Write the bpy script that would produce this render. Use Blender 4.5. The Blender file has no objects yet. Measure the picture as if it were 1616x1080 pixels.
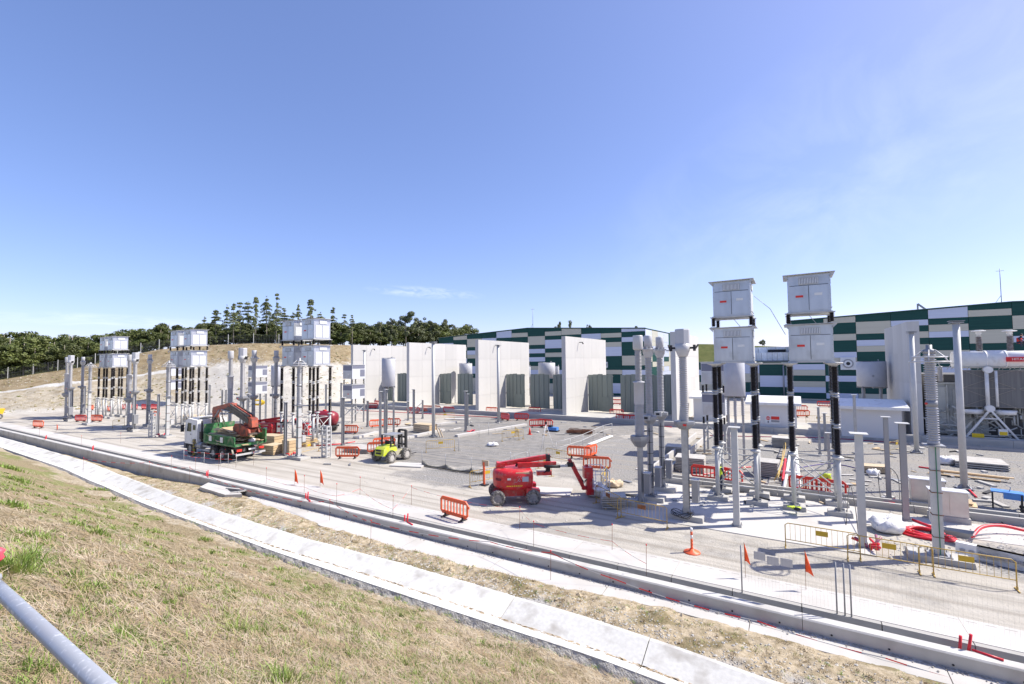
import bpy, bmesh, math, random
import numpy as np
from mathutils import Vector, Matrix
random.seed(7); rng = np.random.default_rng(7)
scene = bpy.context.scene
COL = scene.collection
# ------------------------------------------------------------------ camera, sky, sun, exposure
FP, PIT, ROLL, YAW, H = 732.35, .04319, -.00952, .54381, 7.8      # focal length in photo pixels, pitch, roll, heading, eye height
_F = np.array([-math.sin(YAW)*math.cos(PIT), math.cos(YAW)*math.cos(PIT), math.sin(PIT)])
_R0 = np.array([math.cos(YAW), math.sin(YAW), 0.]); _U0 = np.cross(_R0, _F)
_R = math.cos(ROLL)*_R0 + math.sin(ROLL)*_U0; _U = -math.sin(ROLL)*_R0 + math.cos(ROLL)*_U0
cam = bpy.data.cameras.new('camera'); camo = bpy.data.objects.new('camera', cam); COL.objects.link(camo)
cam.sensor_width = 36; cam.lens = 36*FP/1616; cam.clip_start = .1; cam.clip_end = 3000
M3 = Matrix(((_R[0], _U[0], -_F[0]), (_R[1], _U[1], -_F[1]), (_R[2], _U[2], -_F[2])))
camo.matrix_world = Matrix.Translation((0, 0, H)) @ M3.to_4x4()
scene.camera = camo
SUNV = Vector((3.45, 2.5, 4.75)).normalized()
world = bpy.data.worlds.new('World'); scene.world = world; world.use_nodes = True
wn = world.node_tree; wn.nodes.clear()
sky = wn.nodes.new('ShaderNodeTexSky'); sky.sky_type = 'NISHITA'; sky.sun_disc = False
sky.sun_elevation = math.asin(SUNV.z); sky.sun_rotation = math.atan2(SUNV.x, SUNV.y)
sky.altitude = 300; sky.air_density = .8; sky.dust_density = 1.0; sky.ozone_density = 6.0
bg = wn.nodes.new('ShaderNodeBackground'); bg.inputs['Strength'].default_value = .15
wo = wn.nodes.new('ShaderNodeOutputWorld')
tc = wn.nodes.new('ShaderNodeTexCoord'); L = wn.links.new
def W(op, a, b=None, c=None):
    n_ = wn.nodes.new('ShaderNodeMath'); n_.operation = op
    for k_, v_ in enumerate((a, b, c)):
        if v_ is None: continue
        if isinstance(v_, (int, float)): n_.inputs[k_].default_value = v_
        else: L(v_, n_.inputs[k_])
    return n_.outputs[0]
def dotn(v):
    n_ = wn.nodes.new('ShaderNodeVectorMath'); n_.operation = 'DOT_PRODUCT'; L(tc.outputs['Generated'], n_.inputs[0]); n_.inputs[1].default_value = tuple(v); return n_.outputs['Value']
def cloud(x, y, hu, hv, tilt, amount, nscale, seed):
    d = _F+_R*(x-808)/FP-_U*(y-540)/FP; d = Vector(d).normalized(); r = d.cross(Vector((0, 0, 1))).normalized(); u = r.cross(d)
    r2 = r*math.cos(tilt)+u*math.sin(tilt); u2 = u*math.cos(tilt)-r*math.sin(tilt); a, b, f = dotn(r2), dotn(u2), dotn(d)
    e = W('ADD', W('POWER', W('ABSOLUTE', W('DIVIDE', a, hu)), 2.), W('POWER', W('ABSOLUTE', W('DIVIDE', b, hv)), 2.)); m_ = W('MAXIMUM', W('SUBTRACT', 1., e), 0.)
    cb_ = wn.nodes.new('ShaderNodeCombineXYZ'); L(W('MULTIPLY', a, nscale), cb_.inputs[0]); L(W('MULTIPLY', b, nscale*hu/hv*.35), cb_.inputs[1]); cb_.inputs[2].default_value = seed
    z_ = wn.nodes.new('ShaderNodeTexNoise'); z_.inputs['Scale'].default_value = 1; z_.inputs['Detail'].default_value = 7; z_.inputs['Roughness'].default_value = .6; z_.inputs['Distortion'].default_value = .6; L(cb_.outputs[0], z_.inputs[0])
    return W('MULTIPLY', W('MULTIPLY', W('MULTIPLY', m_, W('MAXIMUM', W('MULTIPLY', W('SUBTRACT', z_.outputs[0], .40), 4.), 0.)), amount), W('GREATER_THAN', f, 0.))
gm = wn.nodes.new('ShaderNodeGamma'); gm.inputs[1].default_value = .75
ti = wn.nodes.new('ShaderNodeMixRGB'); ti.blend_type = 'MULTIPLY'; ti.inputs[0].default_value = 1; ti.inputs[2].default_value = (1.56, 1.34, 1.44, 1)
hs = wn.nodes.new('ShaderNodeHueSaturation'); hs.inputs['Saturation'].default_value = 1.16; hs.inputs['Value'].default_value = 1.03
L(sky.outputs[0], gm.inputs[0]); L(gm.outputs[0], ti.inputs[1]); L(ti.outputs[0], hs.inputs['Color'])
cl_ = W('ADD', W('ADD', cloud(672, 462, .13, .014, -.05, .3, 26, 3.1), cloud(1440, 190, .6, .2, .32, .10, 7, 8.2)), W('ADD', cloud(150, 505, .2, .012, 0., .25, 14, 5.5), cloud(1350, 340, .4, .1, .2, .08, 9, 1.7)))
mx = wn.nodes.new('ShaderNodeMixRGB'); mx.inputs[2].default_value = (5.6, 5.9, 6.2, 1)
L(W('MINIMUM', cl_, .8), mx.inputs[0]); L(hs.outputs[0], mx.inputs[1]); L(mx.outputs[0], bg.inputs[0]); L(bg.outputs[0], wo.inputs[0])
sun = bpy.data.lights.new('sun', 'SUN'); sun.energy = 4.9; sun.angle = math.radians(.53); sun.color = (1, .935, .825)
suno = bpy.data.objects.new('sun', sun); COL.objects.link(suno)
suno.rotation_euler = SUNV.to_track_quat('Z', 'Y').to_euler()
vs = scene.view_settings; vs.view_transform = 'Standard'; vs.look = 'None'; vs.gamma = 1; vs.use_curve_mapping = False
vs.exposure = .63
scene.render.engine = 'CYCLES'

# ------------------------------------------------------------------ measuring helpers (photo pixel -> place)
def ray(x, y): return _F + _R*(x-808)/FP - _U*(y-540)/FP
def G(x, y, z=0.):
    d = ray(x, y); t = (z-H)/d[2]; return (d[0]*t, d[1]*t)
def GY(x, y, Y):
    d = ray(x, y); t = Y/d[1]; return (d[0]*t, H+d[2]*t)
def KX(x, Y, y=600): return GY(x, y, Y)[0]
# ------------------------------------------------------------------ materials
MATS = {}; DK = .76; KEEP = {'cabinet_sheet', 'cabinet_pale', 'reactor_grey', 'white_paint', 'grey_polymer', 'light_polymer', 'galvanised_light', 'stainless', 'galvanised', 'panel_silver', 'panel_beige', 'white_stucco', 'white_fabric', 'bright_sheet'}
def mat(name, c, c2=None, rough=.8, metal=0., scale=3., detail=4, mixpos=(.35, .65), bump=0., bscale=None, rnd=0., stretch=None, c3=None, s3=.4, p3=(.55, .75), transl=0., spec=None):
    if name in MATS: return MATS[name]
    def dk(q): return None if q is None else (tuple(v*DK for v in q) if min(q) > .33 and name not in KEEP else q)
    c, c2, c3 = dk(c), dk(c2), dk(c3)
    m = bpy.data.materials.new(name); m.use_nodes = True; nt = m.node_tree; n = nt.nodes; l = nt.links.new
    b = n['Principled BSDF']; b.inputs['Roughness'].default_value = rough; b.inputs['Metallic'].default_value = metal
    if spec is not None: b.inputs['Specular IOR Level'].default_value = spec
    t = n.new('ShaderNodeTexCoord'); src = t.outputs['Object']
    if stretch:
        q = n.new('ShaderNodeMapping'); q.inputs['Scale'].default_value = stretch; l(src, q.inputs[0]); src = q.outputs[0]
    col = n.new('ShaderNodeRGB'); col.outputs[0].default_value = (*c, 1); out = col.outputs[0]
    if c2:
        z = n.new('ShaderNodeTexNoise'); z.inputs['Scale'].default_value = scale; z.inputs['Detail'].default_value = detail; l(src, z.inputs[0])
        r = n.new('ShaderNodeMapRange'); r.inputs[1].default_value = mixpos[0]; r.inputs[2].default_value = mixpos[1]; l(z.outputs[0], r.inputs[0])
        k = n.new('ShaderNodeMixRGB'); k.inputs[2].default_value = (*c2, 1); l(r.outputs[0], k.inputs[0]); l(out, k.inputs[1]); out = k.outputs[0]
    if c3:
        z = n.new('ShaderNodeTexNoise'); z.inputs['Scale'].default_value = s3; z.inputs['Detail'].default_value = 6; l(t.outputs['Object'], z.inputs[0])
        r = n.new('ShaderNodeMapRange'); r.inputs[1].default_value = p3[0]; r.inputs[2].default_value = p3[1]; l(z.outputs[0], r.inputs[0])
        k = n.new('ShaderNodeMixRGB'); k.inputs[2].default_value = (*c3, 1); l(r.outputs[0], k.inputs[0]); l(out, k.inputs[1]); out = k.outputs[0]
    if rnd:
        oi = n.new('ShaderNodeObjectInfo'); r = n.new('ShaderNodeMapRange'); r.inputs[3].default_value = 1-rnd; r.inputs[4].default_value = 1+rnd
        l(oi.outputs['Random'], r.inputs[0]); h = n.new('ShaderNodeHueSaturation'); l(r.outputs[0], h.inputs['Value']); l(out, h.inputs['Color']); out = h.outputs[0]
    l(out, b.inputs['Base Color'])
    if bump:
        z = n.new('ShaderNodeTexNoise'); z.inputs['Scale'].default_value = bscale or scale*4; z.inputs['Detail'].default_value = 5; l(src, z.inputs[0])
        u = n.new('ShaderNodeBump'); u.inputs['Strength'].default_value = .8; u.inputs['Distance'].default_value = bump; l(z.outputs[0], u.inputs['Height']); l(u.outputs[0], b.inputs['Normal'])
    if transl:
        tr = n.new('ShaderNodeBsdfTranslucent'); l(out, tr.inputs[0]); ms = n.new('ShaderNodeMixShader'); ms.inputs[0].default_value = transl
        l(b.outputs[0], ms.inputs[1]); l(tr.outputs[0], ms.inputs[2]); l(ms.outputs[0], n['Material Output'].inputs[0])
    MATS[name] = m; return m
galv = mat('galvanised', (.34, .35, .36), (.42, .43, .44), rough=.5, metal=.55, scale=5, bump=.002, rnd=.08)
galvd = mat('galvanised_dull', (.30, .31, .33), (.4, .41, .43), rough=.55, metal=.5, scale=4, rnd=.1)
galvl = mat('galvanised_light', (.46, .47, .47), (.52, .52, .51), rough=.6, metal=.15, scale=3, rnd=.05)
rustw = mat('weathered_steel', (.28, .27, .27), (.16, .12, .1), rough=.8, scale=6)
cab = mat('cabinet_sheet', (.5, .52, .56), (.55, .57, .61), rough=.34, metal=.6, scale=2, rnd=.05, c3=(.42, .43, .45), s3=1.6, p3=(.5, .8), stretch=(2, 2, .5))
cabw = mat('cabinet_pale', (.62, .64, .66), rough=.45, metal=.2, c2=(.66, .68, .7), scale=3)
louv = mat('louvre', (.2, .21, .27), rough=.5, metal=.2)
porc = mat('grey_polymer', (.36, .36, .375), (.41, .41, .42), rough=.35, scale=3)
porcl = mat('light_polymer', (.5, .5, .5), (.46, .46, .47), rough=.35, scale=3)
blk = mat('brown_black_porcelain', (.012, .009, .010), rough=.22)
drumm = mat('reactor_grey', (.42, .43, .47), (.46, .47, .5), rough=.5, scale=2)
conc = mat('concrete', (.5, .49, .46), (.6, .59, .56), rough=.9, scale=2.5, bump=.006, bscale=40, c3=(.4, .39, .36), s3=.7)
concw = mat('wall_concrete', (.645, .64, .62), (.69, .68, .66), rough=.9, scale=1.2, stretch=(1.6, 1.6, .3), bump=.004, bscale=30, rnd=.05, c3=(.56, .55, .53), s3=.6, p3=(.6, .8))
concl = mat('pale_concrete', (.62, .60, .565), (.68, .66, .63), rough=.92, scale=1.5, bump=.004, bscale=50, c3=(.53, .51, .47), s3=.35, p3=(.5, .75))
concd = mat('ditch_concrete', (.70, .70, .67), (.80, .80, .77), rough=.92, scale=9, bump=.006, bscale=60, c3=(.5, .48, .44), s3=1.3, p3=(.54, .72), rnd=.05)
concr = mat('rough_concrete', (.62, .60, .55), (.3, .27, .22), rough=.95, scale=14, mixpos=(.5, .7), bump=.05, bscale=20)
white = mat('white_paint', (.75, .75, .74), (.7, .7, .69), rough=.5, scale=4, c3=(.5, .48, .44), s3=1.4, p3=(.55, .8))
cream = mat('transformer_paint', (.52, .54, .52), (.58, .6, .58), rough=.5, scale=3)
stucco = mat('white_stucco', (.7, .69, .67), (.62, .61, .6), rough=.95, scale=30, bump=.01, bscale=60)
dark = mat('black_rubber', (.025, .025, .028), rough=.7)
tyre = mat('dusty_tyre', (.06, .06, .06), (.34, .32, .29), rough=.9, scale=9, mixpos=(.35, .7))
red = mat('machine_red', (.60, .02, .025), (.45, .02, .03), rough=.36, scale=3, c3=(.42, .16, .13), s3=3.5, p3=(.52, .75))
crane = mat('crane_orange_red', (.45, .09, .045), (.2, .07, .05), rough=.5, scale=4)
green = mat('truck_green', (.015, .13, .04), (.04, .18, .06), rough=.5, scale=4, c3=(.2, .21, .14), s3=2.5, p3=(.5, .7))
lime = mat('lime_yellow', (.58, .68, .03), (.5, .55, .12), rough=.4, scale=4)
glass = mat('dark_glass', (.03, .05, .05), rough=.08)
orange = mat('barrier_orange', (.85, .13, .03), (.75, .12, .05), rough=.5, scale=3)
redb = mat('barrier_red', (.72, .03, .02), (.6, .04, .03), rough=.5, scale=3)
yel = mat('yellow_paint', (.55, .37, .07), (.42, .28, .08), rough=.55, scale=5)
rusty = mat('rusty_plate', (.2, .07, .03), (.3, .14, .05), rough=.8, scale=9)
wood = mat('timber', (.45, .32, .18), (.55, .42, .26), rough=.85, scale=6, stretch=(1, 6, 6), rnd=.15)
woodp = mat('pale_timber', (.58, .46, .3), (.66, .54, .38), rough=.85, scale=4, rnd=.12)
blue = mat('cart_blue', (.05, .2, .55), (.08, .25, .6), rough=.5, scale=3)
redp = mat('red_plastic', (.75, .02, .03), (.65, .03, .05), rough=.4, scale=4)
purp = mat('purple_conduit', (.25, .08, .14), rough=.5)
whitep = mat('white_fabric', (.72, .72, .72), (.62, .62, .63), rough=.8, scale=3, bump=.03, bscale=8)
hiv = mat('hi_vis', (.6, .78, .05), rough=.7)
skin = mat('skin', (.45, .26, .18), rough=.6)
cloth = mat('dark_cloth', (.03, .035, .06), rough=.9)
copper = mat('earth_green', (.03, .18, .1), rough=.5)
rustp = mat('rebar_rust', (.22, .09, .04), (.12, .05, .03), rough=.9, scale=8)
GP = mat('panel_green', (.009, .056, .05), (.012, .068, .06), rough=.6, spec=.25, scale=1, stretch=(.2, .2, 6))
BP = mat('panel_beige', (.47, .455, .375), (.51, .495, .41), rough=.5, scale=1, stretch=(.2, .2, 6))
WP = mat('panel_silver', (.50, .55, .68), (.54, .59, .72), rough=.5, scale=1, stretch=(.2, .2, 6))
scr = mat('screen_green', (.22, .25, .215), (.24, .27, .235), rough=.6, scale=2, rnd=.06)
pipe = mat('pipe_galv', (.50, .53, .57), (.78, .8, .83), rough=.42, metal=.35, scale=60, mixpos=(.55, .72), c3=(.5, .52, .56), s3=9, p3=(.45, .6))
# ------------------------------------------------------------------ mesh builder
class MB:
    def __init__(s): s.v = []; s.f = []; s.sm = []
    def add(s, vs_, fs, smooth=False):
        o = len(s.v); s.v += [tuple(map(float, p)) for p in vs_]
        for f in fs: s.f.append([i+o for i in f]); s.sm.append(smooth)
        return s
    def box(s, c, d, rz=0., top=None):
        x, y, z = d[0]/2, d[1]/2, d[2]/2; t = top or (1, 1)
        P = [(-x, -y, -z), (x, -y, -z), (x, y, -z), (-x, y, -z), (-x*t[0], -y*t[1], z), (x*t[0], -y*t[1], z), (x*t[0], y*t[1], z), (-x*t[0], y*t[1], z)]
        ca, sa = math.cos(rz), math.sin(rz)
        P = [(c[0]+p[0]*ca-p[1]*sa, c[1]+p[0]*sa+p[1]*ca, c[2]+p[2]) for p in P]
        return s.add(P, [(0, 3, 2, 1), (4, 5, 6, 7), (0, 1, 5, 4), (1, 2, 6, 5), (2, 3, 7, 6), (3, 0, 4, 7)])
    def beam(s, a, b, w=.05, h=None, up=(0, 0, 1)):
        a, b = Vector(a), Vector(b); d = (b-a); L_ = d.length
        if L_ < 1e-6: return s
        d /= L_; u = Vector(up)
        if abs(d.dot(u)) > .95: u = Vector((1, 0, 0))
        r = d.cross(u).normalized(); u = r.cross(d); h = h or w
        r *= w/2; u *= h/2
        P = [a-r-u, a+r-u, a+r+u, a-r+u, b-r-u, b+r-u, b+r+u, b-r+u]
        return s.add(P, [(0, 3, 2, 1), (4, 5, 6, 7), (0, 1, 5, 4), (1, 2, 6, 5), (2, 3, 7, 6), (3, 0, 4, 7)])
    def tube(s, pts, r, n=8, r2=None, cap=True):
        pts = [Vector(p) for p in pts]; m = len(pts); o = len(s.v); pr = None
        for i, p in enumerate(pts):
            d = (pts[min(i+1, m-1)]-pts[max(i-1, 0)]).normalized()
            if pr is None:
                u = Vector((0, 0, 1)) if abs(d.z) < .9 else Vector((1, 0, 0)); pr = d.cross(u).normalized()
            else: pr = (pr-d*pr.dot(d)).normalized()
            q = d.cross(pr); rr = r if r2 is None else r+(r2-r)*i/(m-1)
            for k in range(n):
                a = 2*math.pi*k/n; w = p+(pr*math.cos(a)+q*math.sin(a))*rr; s.v.append(tuple(w))
        for i in range(m-1):
            for k in range(n):
                s.f.append([o+i*n+k, o+i*n+(k+1) % n, o+(i+1)*n+(k+1) % n, o+(i+1)*n+k]); s.sm.append(n > 5)
        if cap:
            s.f.append([o+k for k in range(n)][::-1]); s.sm.append(False)
            s.f.append([o+(m-1)*n+k for k in range(n)]); s.sm.append(False)
        return s
    def lathe(s, prof, n=12, c=(0, 0, 0), rot=0., smooth=True):
        o = len(s.v); m = len(prof)
        for r, z in prof:
            for k in range(n):
                a = 2*math.pi*k/n+rot; s.v.append((c[0]+r*math.cos(a), c[1]+r*math.sin(a), c[2]+z))
        for i in range(m-1):
            for k in range(n):
                s.f.append([o+i*n+k, o+i*n+(k+1) % n, o+(i+1)*n+(k+1) % n, o+(i+1)*n+k]); s.sm.append(smooth)
        s.f.append([o+k for k in range(n)][::-1]); s.sm.append(False)
        s.f.append([o+(m-1)*n+k for k in range(n)]); s.sm.append(False)
        return s
    def prism(s, poly, y0, y1, axis='y'):
        n = len(poly)
        def P(a, b, t): return (a, t, b) if axis == 'y' else ((t, a, b) if axis == 'x' else (a, b, t))
        vv = [P(a, b, y0) for a, b in poly]+[P(a, b, y1) for a, b in poly]
        return s.add(vv, [list(range(n)), list(range(2*n-1, n-1, -1))]+[[i, i+n, (i+1) % n+n, (i+1) % n] for i in range(n)])
    def ibeam(s, x, y, z0, z1, w=.3, d=.3, t=.025):
        s.box((x, y-d/2+t/2, (z0+z1)/2), (w, t, z1-z0)); s.box((x, y+d/2-t/2, (z0+z1)/2), (w, t, z1-z0))
        return s.box((x, y, (z0+z1)/2), (t, d-2*t, z1-z0))
    def mesh(s, name, m):
        me = bpy.data.meshes.new(name); me.from_pydata(s.v, [], s.f); me.materials.append(m)
        me.polygons.foreach_set('use_smooth', s.sm)
        bm = bmesh.new(); bm.from_mesh(me); bmesh.ops.recalc_face_normals(bm, faces=bm.faces); bm.to_mesh(me); bm.free(); return me
    def build(s, name, m, parent=None, loc=None, kind=None):
        o = bpy.data.objects.new(name, s.mesh(name, m)); COL.objects.link(o)
        if parent: o.parent = parent
        if loc: o.location = loc
        if kind: o['kind'] = kind
        return o
def piece(name, me, parent, loc, scale=(1, 1, 1), rot=(0, 0, 0)):
    o = bpy.data.objects.new(name, me); COL.objects.link(o); o.parent = parent; o.location = loc; o.scale = scale; o.rotation_euler = rot; return o
_UB = {}
def ubox(m):
    if m.name not in _UB: _UB[m.name] = MB().box((0, 0, 0), (1, 1, 1)).mesh('block_'+m.name, m)
    return _UB[m.name]
def tag(o, label, cat, group=None):
    o['label'] = label; o['category'] = cat
    if group: o['group'] = group
    return o
def T(name, label, cat, loc=(0, 0, 0), rz=0., group=None):
    o = bpy.data.objects.new(name, None); COL.objects.link(o); o.location = loc; o.rotation_euler = (0, 0, rz); o.empty_display_size = .3
    return tag(o, label, cat, group)
KIDS = {}
def copy_tree(o, parent=None):
    c = o.copy(); COL.objects.link(c)
    if parent: c.parent = parent
    for ch in kids(o): copy_tree(ch, c)
    return c
def kids(o): return [x for x in KIDS.get(o.name, [])]
def index(o):
    KIDS[o.name] = [x for x in list(COL.objects) if x.parent == o]
    for x in KIDS[o.name]: index(x)
class Proto:
    def __init__(s, fn): s.fn = fn; s.o = None
    def at(s, loc, rz, label, cat, group=None, name=None):
        if s.o is None:
            o = s.fn(); s.o = o; index(o)
        else: o = copy_tree(s.o)
        o.location = (loc[0], loc[1], loc[2] if len(loc) > 2 else 0); o.rotation_euler = (0, 0, rz); tag(o, label, cat, group); return o
def root(name):
    o = bpy.data.objects.new(name, None); COL.objects.link(o); o.empty_display_size = .3; return o
def structure(mb, name, m): return mb.build(name, m, kind='structure')
def ribs(r, R, z0, z1, n):
    pr = []; h = (z1-z0)/n
    for i in range(n): z = z0+i*h; pr += [(r, z), (r, z+h*.35), (R, z+h*.55), (R, z+h*.68), (r, z+h*.98)]
    return pr
def ang(p, q): return math.atan2(q[1]-p[1], q[0]-p[0])
ORD = ['first', 'second', 'third', 'fourth', 'fifth', 'sixth', 'seventh', 'eighth', 'ninth', 'tenth', 'eleventh', 'twelfth', 'thirteenth', 'fourteenth', 'fifteenth', 'sixteenth', 'seventeenth', 'eighteenth', 'nineteenth', 'twentieth', 'twenty-first', 'twenty-second', 'twenty-third', 'twenty-fourth', 'twenty-fifth', 'twenty-sixth', 'twenty-seventh', 'twenty-eighth']
# ------------------------------------------------------------------ terrain
def vnoise(X, Y, s, seed=0):
    X = np.asarray(X)*s+seed*17.3; Y = np.asarray(Y)*s+seed*7.7
    xi, yi = np.floor(X), np.floor(Y); fx, fy = X-xi, Y-yi; fx = fx*fx*(3-2*fx); fy = fy*fy*(3-2*fy)
    def h(a, b): v = np.sin(a*127.1+b*311.7)*43758.5453; return v-np.floor(v)
    return (h(xi, yi)*(1-fx)+h(xi+1, yi)*fx)*(1-fy)+(h(xi, yi+1)*(1-fx)+h(xi+1, yi+1)*fx)*fy
def fbm(X, Y, s, o=4, seed=0):
    r = 0; a = .5
    for i in range(o): r = r+a*vnoise(X, Y, s*2**i, seed+i); a *= .5
    return r
def gridmesh(name, XX, YY, ZZ, m, attrs=None, kind='structure', smooth=True, parent=None):
    nr, nc = XX.shape; v = np.stack([XX, YY, ZZ], -1).reshape(-1, 3)
    i = np.arange((nr-1)*(nc-1)); r = i//(nc-1); c = i % (nc-1); a = r*nc+c
    f = np.stack([a, a+1, a+nc+1, a+nc], 1)
    me = bpy.data.meshes.new(name); me.vertices.add(len(v)); me.vertices.foreach_set('co', v.ravel())
    me.loops.add(f.size); me.loops.foreach_set('vertex_index', f.ravel()); me.polygons.add(len(f))
    me.polygons.foreach_set('loop_start', np.arange(len(f))*4)
    me.update(calc_edges=True); me.validate()
    if smooth: me.polygons.foreach_set('use_smooth', [True]*len(me.polygons))
    if attrs:
        for k, arr in attrs.items():
            at = me.attributes.new(k, 'FLOAT', 'POINT'); at.data.foreach_set('value', np.asarray(arr, dtype=np.float32).ravel())
    me.materials.append(m); o = bpy.data.objects.new(name, me); COL.objects.link(o)
    if kind: o['kind'] = kind
    if parent: o.parent = parent
    return o
def inpoly(X, Y, P):
    r = np.zeros(X.shape, bool); n = len(P)
    for i in range(n):
        x0, y0 = P[i]; x1, y1 = P[(i+1) % n]
        if y0 == y1: continue
        c = ((y0 > Y) != (y1 > Y)) & (X < (x1-x0)*(Y-y0)/(y1-y0)+x0); r ^= c
    return r
def groundmat(name, base, layers, bump=.01, streak=None, big=None, k=.76):
    kk = lambda q: tuple(v*k for v in q)
    base = (kk(base[0]), kk(base[1]), base[2]); layers = [(a_, kk(b_), kk(c_), d_) for a_, b_, c_, d_ in layers]; streak = kk(streak) if streak else None; big = kk(big) if big else None
    """layers: (attribute, colour, colour2, noise scale)"""
    m = bpy.data.materials.new(name); m.use_nodes = True; nt = m.node_tree; n = nt.nodes; l = nt.links.new
    b = n['Principled BSDF']; b.inputs['Roughness'].default_value = .95; b.inputs['Specular IOR Level'].default_value = .25
    t = n.new('ShaderNodeTexCoord'); pos = t.outputs['Object']
    def noise(s, d=5, st=None, rough=.55):
        src = pos
        if st: q = n.new('ShaderNodeMapping'); q.inputs['Scale'].default_value = st; l(pos, q.inputs[0]); src = q.outputs[0]
        z = n.new('ShaderNodeTexNoise'); z.inputs['Scale'].default_value = s; z.inputs['Detail'].default_value = d; z.inputs['Roughness'].default_value = rough; l(src, z.inputs[0]); return z.outputs[0]
    def rng_(s, a, b_): r = n.new('ShaderNodeMapRange'); r.inputs[1].default_value = a; r.inputs[2].default_value = b_; l(s, r.inputs[0]); return r.outputs[0]
    def mix(f, a, c): k = n.new('ShaderNodeMixRGB'); l(f, k.inputs[0]); l(a, k.inputs[1]) if not isinstance(a, tuple) else setattr(k.inputs[1], 'default_value', (*a, 1)); l(c, k.inputs[2]) if not isinstance(c, tuple) else setattr(k.inputs[2], 'default_value', (*c, 1)); return k.outputs[0]
    out = mix(rng_(noise(base[2]), .35, .65), base[0], base[1])
    for an, c1, c2, s in layers:
        at = n.new('ShaderNodeAttribute'); at.attribute_name = an
        a1 = n.new('ShaderNodeMath'); a1.operation = 'MULTIPLY_ADD'; a1.inputs[1].default_value = 1.5; a1.inputs[2].default_value = -.75; l(noise(.75, 9, rough=.72), a1.inputs[0])
        a2 = n.new('ShaderNodeMath'); a2.operation = 'ADD'; l(at.outputs['Fac'], a2.inputs[0]); l(a1.outputs[0], a2.inputs[1])
        f = rng_(a2.outputs[0], .35, .65)
        out = mix(f, out, mix(rng_(noise(s, 6), .35, .65), c1, c2))
    if streak:
        f = rng_(noise(1., 6, (.045, 2.1, 1)), .47, .66); mu = n.new('ShaderNodeMath'); mu.operation = 'MULTIPLY'; mu.inputs[1].default_value = .85; l(f, mu.inputs[0]); out = mix(mu.outputs[0], out, streak)
    if big:
        f = rng_(noise(.12, 4), .5, .7); mu = n.new('ShaderNodeMath'); mu.operation = 'MULTIPLY'; mu.inputs[1].default_value = .5; l(f, mu.inputs[0]); out = mix(mu.outputs[0], out, big)
    l(out, b.inputs['Base Color'])
    u = n.new('ShaderNodeBump'); u.inputs['Distance'].default_value = bump; u.inputs['Strength'].default_value = 1; l(noise(9, 8, rough=.7), u.inputs['Height']); l(u.outputs[0], b.inputs['Normal'])
    return m
def vstep(a, b, s): return list(np.arange(a, b, s))
# yard
xs = np.array(vstep(-160, -70, 1.2)+vstep(-70, 16, .4)+vstep(16, 90, 2.5)+[90]); ys = np.array([17.76]+vstep(18, 46, .35)+vstep(46, 80, .8)+vstep(80, 260, 10)+[260])
XX, YY = np.meshgrid(xs, ys)
wob = .6*(fbm(XX, YY, .5, 3, 3)-.45)*2
def soft(polys, k=1.2):
    acc = np.zeros(XX.shape)
    for dx, dy in ((0, 0), (k, 0), (-k, 0), (0, k), (0, -k), (k, k), (-k, -k), (k, -k), (-k, k)):
        for P in polys: acc = np.maximum(acc, 0)+inpoly(XX+wob*2+dx, YY+wob+dy, P)/9.
    return np.clip(acc, 0, 1)
def px(*p): return [G(*q) for q in p]
asph = soft([px((655, 738), (560, 712), (600, 690), (680, 668), (760, 668), (905, 662), (985, 690), (900, 712), (860, 738)), px((700, 665), (720, 655), (1000, 662), (1080, 690), (990, 685), (850, 668))])
grav = soft([px((960, 692), (1130, 690), (1616, 712), (1750, 760), (1750, 860), (1616, 846), (1440, 800), (1300, 782), (1120, 752), (1060, 745), (1000, 765), (940, 775), (905, 720)), px((690, 742), (860, 748), (930, 760), (930, 745), (760, 735)), px((640, 740), (760, 745), (790, 775), (700, 770), (600, 748)), px((1530, 850), (1700, 880), (1700, 960), (1616, 930), (1500, 880))])
wornm = soft([px((740, 800), (1060, 838), (1250, 850), (1616, 950), (1616, 990), (1200, 890), (760, 830)), px((600, 690), (420, 700), (560, 670), (640, 660))], 1.5)*.75
ZZ = .02*(fbm(XX, YY, .8, 3)-.45)*np.clip((YY-19.4)/1., 0, 1)
ZZ[YY < 19.4] = 0
yardm = groundmat('yard_ground', ((.55, .515, .45), (.61, .575, .51), .5), [('worn', (.36, .34, .305), (.50, .48, .44), 2.), ('asphalt', (.23, .225, .215), (.33, .32, .305), 1.3), ('gravel', (.17, .165, .155), (.48, .47, .45), 11.)], bump=.05, streak=(.37, .34, .29), big=(.43, .395, .34))
gridmesh('yard_ground', XX, YY, ZZ, yardm, {'asphalt': asph, 'gravel': grav, 'worn': wornm})
structure(MB().add([(-3000, -3000, -3), (3000, -3000, -3), (3000, 3000, -3), (-3000, 3000, -3)], [(0, 1, 2, 3)]), 'ground', mat('far_ground', (.1, .13, .05), (.2, .18, .1), scale=.02))
# pale concrete margin along the trench: cast panels with open joints
for i, x in enumerate(np.arange(-132, 30, 4.0)):
    structure(MB().box((x+2, 18.45, -.046), (3.985, 1.4, .1)), 'concrete_margin', concl)
mk = MB()
for x in np.arange(-60, 20, .42): mk.box((x, 18.98, .0075), (.25, .012, .003))
tag(mk.build('slot_marks', mat('slot_mark', (.3, .29, .27))), 'row of thin saw cuts along the concrete margin of the trench', 'joint marks')['kind'] = 'structure'
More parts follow.
